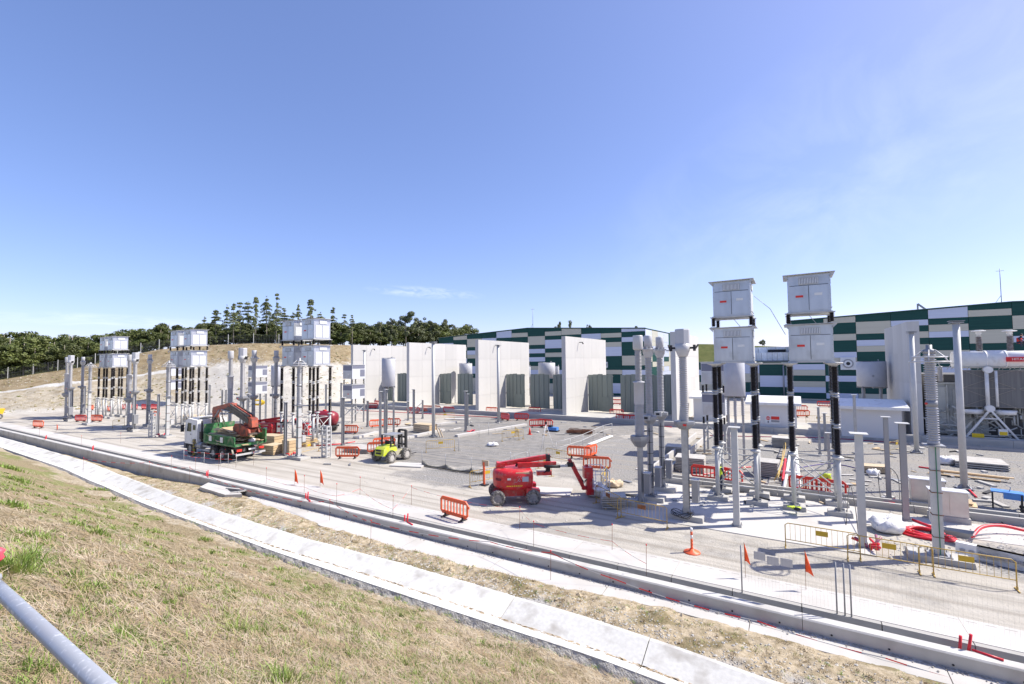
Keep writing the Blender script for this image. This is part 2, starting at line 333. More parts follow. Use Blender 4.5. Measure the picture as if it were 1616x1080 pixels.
# cross-section lines south of the trench
LX = [-140, -75, -53, -42, -34, -26, -20, -14, -10, -5, 0, 40]
dzf = lambda X: np.interp(X, [-45, -26], [-.35, 0])
yfar = lambda X: np.interp(X, LX, [16.3, 16.2, 15.9, 15.1, 14.3, 13.8, 13.7, 13.95, 14.0, 14.0, 13.6, 13.4])
ycre = lambda X: -.30+np.interp(X, LX, [15.5, 15.4, 15.0, 14.3, 13.7, 13.15, 13.1, 13.3, 13.28, 13.3, 13.0, 12.9])
ynea = lambda X: -.12+np.interp(X, LX, [14.8, 14.6, 14.3, 13.6, 12.95, 12.6, 12.47, 12.5, 12.55, 12.65, 12.4, 12.3])
yapr = lambda X: np.interp(X, [-140, -31, -29, -21, -16, -12, -7, -4, 0, 40], [16.7, 16.7, 16.5, 15.65, 15.5, 15.5, 15.85, 16.3, 16.2, 16.1])
# trench
tr = T('drainage_trench', 'long open concrete cable trench along the near side of the dusty road', 'trench', group=None)
cwall = mat('trench_concrete', (.46, .45, .42), (.54, .53, .5), rough=.92, scale=3, bump=.004, bscale=40, rnd=.04, c3=(.36, .35, .32), s3=1.3)
for i, x in enumerate(np.arange(-132, 34, 2.0)):
    piece('wall_block', ubox(cwall), tr, (x+1, 17.65, -.41), (1.975, .19, .80))
fl = MB().box((-49, 17.33, -.86), (166, .46, .1)).build('trench_floor', mat('trench_floor', (.3, .29, .27)), tr)
parap = mat('parapet_concrete', (.62, .61, .58), (.68, .67, .64), rough=.92, scale=2, stretch=(1, 1, .4), bump=.004, bscale=50, rnd=.03, c3=(.48, .465, .43), s3=1.1, p3=(.52, .75))
for x in np.arange(-132, 34, 6.0):
    m_ = MB(); m_.prism([(16.72, -1.25), (17.1, -1.25), (17.1, -.005), (17.08, .02), (16.76, .02), (16.72, -.02)], x+.006, x+5.994, 'x'); m_.build('parapet', parap, tr)
hole = MB().tube([(0, 0, 0), (0, .01, 0)], .028, 10).mesh('drain_hole', dark)
for x in np.arange(-27, 8, 1.32): piece('drain_hole', hole, tr, (x, 16.706, -.27))
# apron slabs
ap = T('apron', 'sloping concrete apron slabs at the foot of the trench wall', 'apron')
for x in np.arange(-29, 33, 4.6):
    for k in range(1):
        n = 5; P = []
        xs_ = np.linspace(x+.012, x+4.588, n)
        v = [(a, 16.715, -.36) for a in xs_]+[(a, yapr(a)-.25, -.40) for a in xs_]+[(a, 16.715, -.46) for a in xs_]+[(a, yapr(a)-.25, -.55) for a in xs_]
        f = [[i, i+1, n+i+1, n+i] for i in range(n-1)]+[[2*n+i, 3*n+i, 3*n+i+1, 2*n+i+1] for i in range(n-1)]+[[0, n, 3*n, 2*n], [n-1, 3*n-1, 4*n-1, 2*n-1]]+[[n+i, n+i+1, 3*n+i+1, 3*n+i] for i in range(n-1)]
        MB().add(v, f).build('apron_slab', concl, ap)
# berm between apron and ditch
xs = np.array(vstep(-140, -45, .8)+vstep(-45, -14, .16)+vstep(-14, 4, .09)+vstep(4, 34, .5)); t = np.linspace(0, 1, 26)
XX = np.repeat(xs[None], len(t), 0); y0 = yfar(xs)-.05; y1 = yapr(xs)+.02
YY = y0+(y1-y0)*t[:, None]
zl = -.29+dzf(xs); zr = np.interp(xs, [-44, -34], [-.95, -.44])
n1 = fbm(XX, YY, 1.4, 5, 1)-.47; n2 = np.maximum(0, fbm(XX, YY, .55, 3, 5)-.5)
ed = np.sin(np.pi*np.clip(t, 0, 1))[:, None]
ZZ = zl+(zr-zl)*t[:, None]+ed*(.10+.30*n1*1.3+.35*n2)*np.where(xs < -29, .5, 1)+.05*(fbm(XX, YY, 6, 3, 9)-.45)*np.clip(ed*3, 0, 1)
gr = np.clip((fbm(XX, YY, .9, 4, 12)-.5)*6+.15, 0, 1); rub = np.clip((.42-t[:, None])*2.5, 0, 1)*np.clip((fbm(XX, YY, .5, 3, 8)-.47)*6, 0, .8)
soil = groundmat('berm_soil', ((.38, .31, .20), (.60, .51, .37), 5.5), [('gravelly', (.42, .41, .39), (.6, .59, .57), 9), ('drygrass', (.22, .19, .10), (.36, .29, .17), 12)], bump=.05)
gridmesh('berm', XX, YY, ZZ, soil, {'gravelly': rub, 'drygrass': gr*.8})
# rubble on the berm and by the ditch
def rocks(name, P, rmin, rmax, m):
    v = []; f = []
    ico = [(0, 0, 1), (1, 0, .1), (.3, .95, 0), (-.8, .6, .1), (-.8, -.6, 0), (.3, -.95, .1), (0, 0, -1)]
    for (x, y, z) in P:
        r = rng.uniform(rmin, rmax)**1.0; a = rng.uniform(0, 6.3); o = len(v); s = rng.uniform(.6, 1.3, 3)*r
        for q in ico:
            j = rng.uniform(.75, 1.25); X_ = q[0]*s[0]*j; Y_ = q[1]*s[1]*j
            v.append((x+X_*math.cos(a)-Y_*math.sin(a), y+X_*math.sin(a)+Y_*math.cos(a), z+q[2]*s[2]*.6*j))
        for k in range(5): f += [[o, o+1+k, o+1+(k+1) % 5], [o+6, o+1+(k+1) % 5, o+1+k]]
    mb = MB(); mb.v = v; mb.f = f; mb.sm = [False]*len(f); me = bpy.data.meshes.new(name); me.from_pydata(v, [], f); me.materials.append(m)
    o = bpy.data.objects.new(name, me); COL.objects.link(o); o['kind'] = 'stuff'; return o
def bermz(x, tt):
    zl_ = -.29+dzf(x); zr_ = float(np.interp(x, [-44, -34], [-.95, -.44])); e = math.sin(math.pi*tt); y = yfar(x)-.05+(yapr(x)+.02-yfar(x)+.05)*tt
    n1_ = float(fbm(x, y, 1.4, 5, 1))-.47; n2_ = max(0, float(fbm(x, y, .55, 3, 5))-.5)
    return y, zl_+(zr_-zl_)*tt+e*(.10+.39*n1_+.35*n2_)*(.5 if x < -29 else 1)
RK = []
for i in range(3400):
    x = -32+38*rng.uniform()**.8; tt = rng.beta(1.2, 2.6); y, z = bermz(x, tt); RK.append((x, y, z+.005))
tag(rocks('rubble', RK, .01, .045, mat('rubble', (.52, .51, .49), (.62, .58, .5), rough=.95, scale=3)), 'loose broken stones scattered over the earth berm beside the ditch', 'rubble')
RK = [(-27+24*rng.uniform(), 0, 0) for _ in range(60)]; RK = [(x, *bermz(x, rng.uniform(.05, .9))) for x, _, _ in RK]
tag(rocks('clods', RK, .06, .16, mat('clods', (.4, .33, .22), (.5, .43, .32), rough=.95, scale=6, bump=.03)), 'larger lumps of dry earth lying on the berm', 'earth clods')
RK = []
for i in range(2600):
    x = -29+35*rng.uniform()**.8; RK.append((x, 16.70-abs(rng.normal(0, .10)), -.355))
tag(rocks('wall_debris', RK, .008, .035, mat('wall_debris', (.3, .28, .25), (.5, .47, .42), rough=.95, scale=3)), 'dark crumbs of mortar and dirt along the foot of the trench wall', 'debris')
# ditch
di = T('drainage_ditch', 'shallow V-shaped ditch of pale precast concrete slabs between berm and grass slope', 'ditch')
x = -128.
while x < 30:
    Ls = 4.6 if x > -60 else 9.2; n = 7 if Ls < 5 else 10; xs_ = np.linspace(x+.016, x+Ls-.016, n); rows = []
    for a in xs_:
        d = float(dzf(a)); w = .02*math.sin(a*1.7)
        rows.append([(a, yfar(a)+.0, -.43+d), (a, yfar(a)+w, -.25+d), (a, yfar(a)-.13+w, -.25+d), (a, ycre(a)+.03, -.52+d), (a, ycre(a)-.05, -.52+d), (a, ynea(a)+.08, -.44+d), (a, ynea(a)+.0, -.43+d), (a, ynea(a)-.02, -.62+d), (a, ycre(a), -.85+d)])
    v = [p for r in rows for p in r]; k = 9
    f = [[i*k+j, (i+1)*k+j, (i+1)*k+(j+1) % k, i*k+(j+1) % k] for i in range(n-1) for j in range(k)]+[list(range(k)), list(range((n-1)*k, n*k))[::-1]]
    MB().add(v, f).build('ditch_slab', concd, di); x += Ls
xs = np.array(vstep(-60, -30, .3)+vstep(-30, 8, .07)); t = np.linspace(0, 1, 9); XX = np.repeat(xs[None], 9, 0)
jit = (fbm(XX*1.0, t[:, None]*3+0*XX, 5, 3, 2)-.4)
YY = ynea(xs)-.005-.36*t[:, None]-.16*jit*np.sin(np.pi*t)[:, None]; ZZ = -.45+dzf(xs)-.40*t[:, None]+.05*jit
gridmesh('rough_edge', XX, YY, ZZ, concr, kind=None, smooth=False, parent=di)
mb = MB(); RR = random.Random(4)
for i in range(900):
    a = -45+51*RR.random()**.7; mb.box((a, ycre(a)+RR.gauss(0, .03), -.517+float(dzf(a))), (RR.uniform(.03, .22), RR.uniform(.01, .04), .008), RR.uniform(-.3, .3))
mb.build('silt', mat('silt', (.38, .28, .16), (.5, .4, .27), scale=9), di, kind='stuff')
# concrete inlet beside the trench
iz = T('drain_inlet', 'angular pale concrete drain inlet with a black triangular opening at the trench wall', 'drain inlet', (0, 0, 0))
q_ = [(-33.6, 15.75), (-34.4, 16.7), (-31.2, 16.7), (-29.4, 16.2), (-30.2, 15.6)]
MB().prism(q_, -1.0, -.2, 'z').build('inlet_slab', concl, iz)
MB().prism([(-31.5, 16.38), (-30.3, 16.05), (-29.9, 16.62)], -.6, -.192, 'z').build('inlet_opening', dark, iz)
MB().beam((-31.6, 16.42, -.17), (-29.8, 16.68, -.13), .14, .08).beam((-30.25, 15.95, -.17), (-29.8, 16.6, -.15), .12, .06).build('inlet_lip', concl, iz)
# grass slope
SL = .545
def yb(X): return ynea(X)-.26
def gz(X, Y):
    z = -.78+dzf(X)+SL*(yb(X)-Y); c = 6.12
    z = np.where(z > c-.4, c-.4*np.exp(-np.maximum(0, (z-c+.4))/.4), z)
    a = np.clip((yb(X)-Y)/1., 0, 1)
    e = np.clip(1-(yb(X)-Y)/1.6, 0, 1)
    return z+a*(.16*(fbm(X, Y, .5, 4, 21)-.47)+.05*(fbm(X, Y, 3, 3, 22)-.45))+e*np.clip((yb(X)-Y)*6+.6, 0, 1)*(np.interp(X, [-28, -17, 0], [.38, .24, .18])+.5*np.maximum(0, fbm(X, Y, .8, 4, 27)-.45)+.16*(fbm(X, Y, 4, 4, 28)-.4))
xs = np.array(vstep(-140, -40, 1.5)+vstep(-40, -14, .3)+vstep(-14, 5, .09)+vstep(5, 40, 1)); t = np.linspace(0, 1, 190)**.9
XX = np.repeat(xs[None], len(t), 0); YY = yb(xs)+(-9-yb(xs))*t[:, None]; ZZ = gz(XX, YY)
earth = np.clip(1-(yb(XX)-YY)/1.5, 0, 1)*.8+np.clip((fbm(XX, YY, .7, 4, 31)-.50)*5, 0, .7)
grn = np.clip((fbm(XX, YY, .6, 4, 33)-.44)*5, 0, 1)*.8+np.clip((-XX-14)/16, 0, .25)
slm = groundmat('slope_ground', ((.22, .17, .09), (.44, .37, .23), 11.), [('green', (.19, .21, .07), (.33, .33, .14), 7), ('earth', (.36, .29, .19), (.60, .53, .40), 5)], bump=.07)
gridmesh('grass_slope', XX, YY, ZZ, slm, {'earth': earth, 'green': grn})
def gzs(x, y): return float(gz(np.float64(x), np.float64(y)))
def slopehit(x, y):
    d = ray(x, y); tt = .5
    while tt < 200:
        p = d*tt
        if H+p[2] < gzs(p[0], p[1]): return p[0], p[1], gzs(p[0], p[1])
        tt *= 1.01
    return None
# blades: straw lying on the slope, green tufts standing
def blades(name, P, m, label, cat):
    """P: arrays base(n,3), dir(n,3), width(n), bend(n,3) -> two-segment blades"""
    b, d, w, bend = P; n = len(b); side = np.cross(d, np.array([0, 0, 1.])); L_ = np.linalg.norm(side, axis=1, keepdims=True); side = side/np.maximum(L_, 1e-6)
    sz = rng.normal(size=(n, 3))*.3; side = side+sz; side /= np.linalg.norm(side, axis=1, keepdims=True)
    w = w[:, None]; m1 = b+d*.55+bend*.3; tip = b+d+bend
    v = np.stack([b-side*w/2, b+side*w/2, m1-side*w*.42, m1+side*w*.42, tip], 1).reshape(-1, 3)
    o = np.arange(n)*5; me = bpy.data.meshes.new(name); me.vertices.add(len(v)); me.vertices.foreach_set('co', v.ravel())
    q = np.stack([o, o+1, o+3, o+2], 1); tr_ = np.stack([o+2, o+3, o+4], 1)
    me.loops.add(n*7); idx = np.concatenate([q, tr_], 1); me.loops.foreach_set('vertex_index', idx.ravel()); me.polygons.add(n*2)
    st = np.stack([np.arange(n)*7, np.arange(n)*7+4], 1).ravel(); me.polygons.foreach_set('loop_start', st)
    me.update(calc_edges=True); me.materials.append(m); ob = bpy.data.objects.new(name, me); COL.objects.link(ob); ob['kind'] = 'stuff'; ob['label'] = label; ob['category'] = cat; return ob
def straw(n, seed):
    # spread so that density on screen stays even: sample by distance from the eye
    r = np.exp(rng.uniform(np.log(1.8), np.log(48), n)); a = rng.uniform(-.25, 1.62, n)+YAW
    X = -np.sin(a)*r; Y = np.cos(a)*r; k = (Y > -3) & (Y < yb(X)-.02) & (X > -60) & (X < 5); X, Y = X[k], Y[k]; n = len(X)
    Z = gz(X, Y)+.004+rng.uniform(0, .03, n); r_ = np.hypot(X, Y)
    th = np.where(rng.uniform(size=n) < .35, rng.normal(2.6, .5, n), rng.uniform(0, 6.28, n)); L_ = rng.uniform(.06, .26, n)*np.clip(r_/4, .7, 1.5)
    dx, dy = np.cos(th)*L_, np.sin(th)*L_; dz = gz(X+dx, Y+dy)-gz(X, Y)+rng.normal(.02, .045, n)*np.clip(r_/5, .8, 1.6)
    return (np.stack([X, Y, Z], 1), np.stack([dx, dy, dz], 1), rng.uniform(.002, .0042, n)*np.clip(r_/3.5, .8, 4), np.stack([rng.normal(0, .03, n), rng.normal(0, .03, n), rng.normal(0, .012, n)], 1))
strm = [mat('straw', (.44, .36, .26), (.58, .49, .36), rough=.8, scale=2.5, c3=(.26, .19, .12), s3=1.1, p3=(.42, .66)), mat('straw_dark', (.24, .18, .10), (.38, .29, .17), rough=.85, scale=4)]
blades('dry_straw', straw(150000, 1), strm[0], 'mown dry straw lying over the whole grass slope', 'straw')
blades('dead_grass', straw(85000, 2), strm[1], 'darker dead grass matted between the straw on the slope', 'dead grass')
def tufts(spots):
    B, D, W, N = [], [], [], []
    for (x, y, r, h, n) in spots:
        for _ in range(n):
            q = rng.normal(0, r*.45, 2); X, Y = x+q[0], y+q[1]; l_ = h*rng.uniform(.45, 1.1); out = rng.normal(0, .35, 2)+q/(r+.01)*.3+np.array([.15, -.1])
            B.append((X, Y, gzs(X, Y)-.005)); D.append((out[0]*l_*.5, out[1]*l_*.5, l_*.8)); W.append(rng.uniform(.006, .012)*max(1, math.hypot(x, y)/7)); N.append((out[0]*l_*.45, out[1]*l_*.45, -l_*rng.uniform(.05, .35)))
    return np.array(B), np.array(D), np.array(W), np.array(N)
SP = []
for (x_, y_, r, h, n) in [(25, 905, .16, .34, 110), (45, 890, .12, .3, 60), (375, 1000, .13, .22, 60), (410, 1000, .1, .2, 40), (350, 985, .08, .18, 25), (450, 1078, .13, .2, 120), (255, 985, .06, .14, 20), (300, 935, .1, .14, 25), (110, 925, .08, .12, 25), (160, 930, .06, .15, 18), (155, 845, .2, .22, 60), (120, 830, .2, .2, 50), (240, 840, .14, .18, 30), (640, 1050, .16, .16, 70), (325, 855, .2, .16, 50), (55, 850, .2, .2, 60), (20, 800, .3, .22, 80), (160, 775, .35, .2, 60), (505, 960, .12, .14, 50), (480, 975, .12, .14, 40), (490, 990, .12, .13, 40), (60, 1060, .12, .16, 50), (500, 930, .2, .14, 40), (270, 955, .1, .13, 25), (12, 740, .5, .25, 90), (30, 760, .4, .25, 60), (240, 900, .16, .14, 30), (560, 1040, .14, .12, 30), (205, 940, .08, .12, 18)]:
    p = slopehit(x_, y_)
    if p: SP.append((p[0], p[1], r*1.5, h*1.75, int(n*2.0)))
for _ in range(3800):
    r_ = math.exp(rng.uniform(math.log(2.5), math.log(40))); a = rng.uniform(-.1, 1.5)+YAW; X, Y = -math.sin(a)*r_, math.cos(a)*r_
    if Y < yb(X)-.1 and float(fbm(X, Y, .6, 4, 33)) > .38: SP.append((X, Y, rng.uniform(.05, .35), rng.uniform(.06, .26), int(rng.uniform(8, 40))))
gras = mat('green_grass', (.16, .26, .045), (.30, .40, .09), rough=.6, scale=3, c3=(.42, .40, .15), s3=2, p3=(.55, .75), transl=.25)
blades('grass_tufts', tufts(SP), gras, 'green grass tufts growing through the straw on the slope', 'grass')
def tuftz(spots):
    B, D, W, N = [], [], [], []
    for (x, y, z, r, h, n) in spots:
        for _ in range(n):
            q = rng.normal(0, r*.5, 2); l_ = h*rng.uniform(.4, 1.1); out = rng.normal(0, .5, 2)
            B.append((x+q[0], y+q[1], z-.01)); D.append((out[0]*l_*.5, out[1]*l_*.5, l_*.8)); W.append(rng.uniform(.006, .014)); N.append((out[0]*l_*.4, out[1]*l_*.4, -l_*.2))
    return np.array(B), np.array(D), np.array(W), np.array(N)
SB = []; SD = []
for i in range(1900):
    x = -45+51*rng.uniform()**.8; tt = rng.uniform(.04, .85); y, z = bermz(x, tt)
    (SB if rng.uniform() < .22 else SD).append((x, y, z, rng.uniform(.05, .2), rng.uniform(.04, .13), int(rng.uniform(10, 34))))
for i in range(130):
    x = -28+32*rng.uniform(); SB.append((x, yb(x)-.03, gzs(x, yb(x)-.05)+.02, .09, rng.uniform(.05, .12), 16))
blades('berm_weeds', tuftz(SB), gras, 'small green weeds growing on the earth berm', 'weeds')
blades('berm_dry_grass', tuftz(SD), strm[1], 'withered grass clumps on the earth berm', 'dry grass')
# ------------------------------------------------------------------ hills behind
HP = [(-900, 640, 150, 112), (-500, 625, 150, 112), (-150, 612, 150, 112), (0, 600, 150, 113), (60, 590, 148, 112), (130, 580, 146, 110), (200, 562, 143, 112), (250, 552, 140, 112), (330, 545, 136, 108), (400, 542, 132, 102), (480, 543, 131, 98), (550, 545, 133, 104), (620, 546, 145, 118), (690, 548, 165, 138), (760, 548, 215, 190), (1000, 545, 215, 190), (1110, 543, 215, 190), (1245, 548, 215, 190), (1450, 549, 215, 190), (1750, 552, 215, 190), (2300, 560, 215, 190)]
hx = [p[0] for p in HP]
def hcol(x):
    yr = np.interp(x, hx, [p[1] for p in HP]); Dr = np.interp(x, hx, [p[2] for p in HP]); Dt = np.interp(x, hx, [p[3] for p in HP])
    d = ray(x, yr); u = math.hypot(d[0], d[1]); return np.array([d[0]/u, d[1]/u]), Dr, Dt, H+Dr*d[2]/u
cols = np.array(list(range(-900, 0, 30))+list(range(0, 760, 5))+list(range(760, 2301, 20)))
vs_ = np.concatenate([np.linspace(-.12, 1, 44), np.linspace(1.04, 1.5, 10), np.linspace(2, 12, 8)])
XX = np.zeros((len(vs_), len(cols))); YY = XX.copy(); ZZ = XX.copy(); TT = XX.copy(); CC = XX.copy()
for j, x in enumerate(cols):
    u, Dr, Dt, zr = hcol(float(x))
    for i, v in enumerate(vs_):
        D = Dt+(Dr-Dt)*v; XX[i, j], YY[i, j] = u*D; TT[i, j] = v; CC[i, j] = x
        ZZ[i, j] = -.05+v*.4 if v < 0 else (zr*(v**1.05) if v <= 1 else zr+(D-Dr)*.02)
rough = np.clip(TT*6, 0, 1)*np.clip((1-TT)*8, 0, 1)
ZZ += rough*(2.0*(fbm(XX, YY, .12, 5, 40)-.47)+.6*(fbm(XX, YY, .9, 3, 41)-.45)); ZZ[TT > 1] -= 0
lg = .52+.12*np.interp(CC, [0, 350], [-.1, .25]); ledge = np.exp(-((TT-lg)/.035)**2)*np.interp(CC, [-50, 0, 300, 380], [1, 1, 1, 0]); ZZ += .5*ledge
dry = np.clip((TT-lg)*5+.3+.9*(fbm(XX, YY, .1, 4, 44)-.5), 0, 1); dry = np.where(CC > 740, 0, dry)
whi = np.interp(CC, [250, 360, 600], [0, .9, .6])*np.clip((lg+.25-TT)*4, 0, 1)
whi = np.maximum(whi, np.clip(1.2-TT*9, 0, 1)); grn = np.where((TT > 1.02) | (CC > 745), 1., 0.)
hm = groundmat('hill', ((.50, .42, .29), (.68, .62, .5), .9), [('dry', (.33, .25, .14), (.50, .41, .26), .7), ('white', (.70, .66, .58), (.82, .79, .71), .5), ('ledge', (.8, .79, .74), (.85, .84, .8), 1), ('green', (.12, .15, .04), (.2, .21, .07), .3)], bump=.3)
gridmesh('hill', XX, YY, ZZ, hm, {'dry': dry, 'white': whi, 'ledge': (ledge > .75)*1., 'green': grn})
RH = []; SH = []
from_ = np.array([0, 0])
for i in range(2600):
    x = rng.uniform(-20, 690); u, Dr, Dt, zr = hcol(float(x)); v = rng.uniform(.03, .97); D = Dt+(Dr-Dt)*v; X, Y = u[0]*D, u[1]*D; rg = min(1, v*6)*min(1, (1-v)*8)
    z = zr*v**1.05+rg*(2.0*(float(fbm(X, Y, .12, 5, 40))-.47)+.6*(float(fbm(X, Y, .9, 3, 41))-.45)); (RH if rng.uniform() < .6 else SH).append((X, Y, z))
tag(rocks('hill_rocks', RH, .05, .2, mat('hill_rock', (.55, .5, .4), (.7, .66, .58), rough=.95, scale=.6)), 'stones lying over the cut hillside', 'stones')
tag(rocks('hill_scrub', SH, .08, .32, mat('hill_scrub', (.16, .17, .06), (.3, .24, .12), rough=.95, scale=.6)), 'small withered scrub clumps dotted over the cut hillside', 'scrub')
def onridge(x, extra=0):
    u, Dr, Dt, zr = hcol(float(x)); D = Dr+extra; return u[0]*D, u[1]*D, zr+max(0, extra)*.02, D
def top_z(x, y, D): d = ray(x, y); return H+D*d[2]/math.hypot(d[0], d[1])
# ------------------------------------------------------------------ trees
def crown_mesh(name, m, n, clumps, leaf, seed, size=(1, 1, 1)):
    r = np.random.default_rng(seed); C = np.array([c[:3] for c in clumps]); R = np.array([c[3] for c in clumps]); w = R**2/np.sum(R**2)
    k = r.choice(len(C), n, p=w); dr = r.normal(size=(n, 3)); dr /= np.linalg.norm(dr, axis=1, keepdims=True)
    c = C[k]+dr*(R[k]*r.uniform(.35, 1.08, n)**.6)[:, None]*np.array([1, 1, .8])
    nn = dr+r.normal(size=(n, 3))*.7+np.array([0, 0, .35]); nn /= np.linalg.norm(nn, axis=1, keepdims=True)
    a = np.cross(nn, r.normal(size=(n, 3))); a /= np.linalg.norm(a, axis=1, keepdims=True); b = np.cross(nn, a); s = (leaf*r.uniform(.6, 1.4, n))[:, None]
    v = np.stack([c-a*s, c-b*s*.55, c+a*s, c+b*s*.55], 1).reshape(-1, 3)
    me = bpy.data.meshes.new(name); me.vertices.add(len(v)); me.vertices.foreach_set('co', v.ravel()); me.loops.add(n*4); me.loops.foreach_set('vertex_index', np.arange(n*4)); me.polygons.add(n); me.polygons.foreach_set('loop_start', np.arange(n)*4)
    me.update(calc_edges=True); me.materials.append(m); return me
leafA = mat('leaf_oak', (.07, .095, .022), (.13, .15, .038), rough=.6, scale=.5, rnd=.3, transl=.2)
leafP = mat('leaf_pine', (.11, .14, .05), (.19, .21, .085), rough=.6, scale=.6, rnd=.2, transl=.1)
leafE = mat('leaf_eucalyptus', (.11, .135, .06), (.17, .185, .09), rough=.6, scale=.5, rnd=.2, transl=.2)
bark = mat('bark', (.2, .17, .14), (.3, .27, .23), rough=.9, scale=3)
# unit trees are 10 m tall
def broad(seed):
    R_ = random.Random(seed); cl = []
    for i in range(26):
        a = R_.uniform(0, 6.28); q = R_.uniform(.3, 1); z = R_.uniform(1.6, 8.6); rr = 3.9*math.sqrt(max(.1, 1-((z-4.6)/5)**2))*q
        cl.append((rr*math.cos(a), rr*math.sin(a), z, R_.uniform(.8, 1.5)))
    return cl
def euc(seed):
    R_ = random.Random(seed); cl = []
    for i in range(22):
        a = R_.uniform(0, 6.28); z = R_.uniform(2.4, 9.2); rr = R_.uniform(.3, 3.3)*(1 if z < 7.5 else .6)
        cl.append((rr*math.cos(a), rr*math.sin(a), z, R_.uniform(.5, 1.15)))
    return cl
def pine(seed):
    R_ = random.Random(seed); cl = []; z = R_.uniform(2.4, 5.0); a = R_.uniform(0, 6.28); thin = R_.uniform(.1, .4)
    while z < 9.8:
        L_ = (1.9*(1-(z-2.2)/8.3)**.8+.12)*R_.uniform(.75, 1.2)
        for k in range(R_.randint(2, 5)):
            a += R_.uniform(.9, 2.2); l_ = L_*R_.uniform(.45, 1.35)
            if R_.random() < thin: continue
            for q in (.25, .5, .75, 1.): cl.append((l_*q*math.cos(a), l_*q*math.sin(a), z+l_*(.3*q-.45*q*q), .24+.12*(1-q)))
        z += R_.uniform(.28, .75)
    cl.append((0, 0, 9.75, .2)); return cl
def trunk_mesh(cl, r0, top, name):
    mb = MB(); mb.tube([(0, 0, -1), (.05, .05, top*.35), (-.05, .1, top*.7), (0, 0, top)], r0, 7, r0*.25)
    for c in cl[::(3 if len(cl) < 40 else 8)]:
        z0 = max(1.0, c[2]-(.9 if len(cl) < 40 else .1)-abs(c[0])*.3); mb.tube([(0, 0, z0), (c[0]*.5, c[1]*.5, z0+(c[2]-z0)*.6), (c[0], c[1], c[2])], r0*.3, 5, r0*.1)
    return mb.mesh(name, bark)
KIND = {}
for nm, fn, lf, m_, n_, seeds in (('oak', broad, .27, leafA, 3800, (1, 2, 3, 4)), ('pine', pine, .12, leafP, 2600, (5, 6, 7, 8, 15, 16, 17)), ('euc', euc, .2, leafE, 3600, (9, 10, 11))):
    KIND[nm] = []
    for s in seeds: cl = fn(s); KIND[nm].append((crown_mesh('crown_'+nm, m_, n_, cl, lf, s), trunk_mesh(cl, .2 if nm != 'pine' else .13, 9.2, 'trunk_'+nm)))
TC = 0
def tree(kind, x, ytop, extra, label, group, wide=1., base=None):
    global TC
    X, Y, z, D = onridge(x, extra); zt = top_z(x, ytop, D); z0 = z-.3; s = max(.2, (zt-z0)/10)
    name = {'oak': 'broadleaf_tree', 'pine': 'pine_tree', 'euc': 'eucalyptus_tree'}[kind]
    t_ = T(name, label, 'tree', (X, Y, z0), random.uniform(0, 6.28), group); cm, tm = KIND[kind][TC % len(KIND[kind])]; TC += 1
    for nm, me in (('crown', cm), ('trunk', tm)):
        o = bpy.data.objects.new(nm, me); COL.objects.link(o); o.parent = t_; o.scale = (s*wide, s*wide, s)
prof = ([-60, 0, 50, 65, 85, 110, 130, 160, 190, 220, 260, 300, 340, 400, 470, 540, 600], [530, 531, 529, 536, 541, 531, 535, 530, 523, 525, 518, 515, 514, 516, 515, 517, 516])
k = 0
for row, (ex, dy, st) in enumerate(((5, 15, 21), (14, 4, 24), (25, 0, 26))):
    for x in np.arange(-90+row*9, 345, st):
        tree('oak', x+random.uniform(-3, 3), float(np.interp(x, *prof))-6+dy+random.uniform(-5, 6), ex, 'dense dark green broadleaf tree in the wood along the left hilltop', 'broadleaf trees of the hilltop wood', 1.15)
for x in np.arange(335, 735, 12):
    tree('oak', x+random.uniform(-3, 3), 512+random.uniform(-7, 8), 16, 'mid-green tree filling the wood behind the tall pines', 'understorey trees behind the pines', 1.5)
for x in np.arange(330, 620, 15):
    tree('oak', x+random.uniform(-3, 3), 523+random.uniform(-4, 4), 9, 'mid-green tree filling the wood behind the tall pines', 'understorey trees behind the pines', 1.6)
pines = [(322, 499), (340, 488), (357, 480), (368, 478), (378, 477), (390, 475), (403, 469), (420, 466), (436, 463), (448, 486), (462, 492), (470, 479), (490, 473), (506, 492), (525, 484), (543, 496), (556, 497), (574, 512), (400, 500), (430, 495), (345, 515), (384, 505)]
for i, (x, y) in enumerate(sorted(pines)):
    tree('pine', x, y, 6+3*(i % 4), f'tall thin pine with a ragged crown on the hilltop, {ORD[i]} pine counted from the left', 'tall pines on the hilltop', (.8, 1.25, .95, .7, 1.1, 1.4)[i*5 % 6])
for i, (x, y, w) in enumerate([(600, 506, 1), (618, 500, .9), (640, 491, 1.0), (660, 499, 1.), (680, 503, .95), (702, 503, .8), (718, 515, .8)]):
    tree('euc', x, y, 8, f'rounded grey-green eucalyptus behind the concrete walls, {ORD[i]} of the seven from the left', 'eucalyptus trees behind the walls', w)
tree('pine', 739, 514, 6, 'small sparse half-dead pine just left of the hall roof end', 'tall pines on the hilltop', 1.)
for x, y, w in ((883, 507, .5), (901, 504, .55), (930, 510, .6), (1003, 514, .8), (878, 514, .8)):
    tree('euc', x, y, 3, {883: 'slim tree peeping over the hall roof, left one of a close pair', 901: 'tallest slim tree peeping over the hall roof', 930: 'rounded treetop alone above the middle of the hall roof', 1003: 'low treetop above the right end of the hall roof', 878: 'lowest treetop above the hall roof beside the slim pair'}[x], 'treetops over the hall roof', w)
tree('oak', 1203, 535, 2, 'single small round tree on the green bank between the two halls', None, .9)
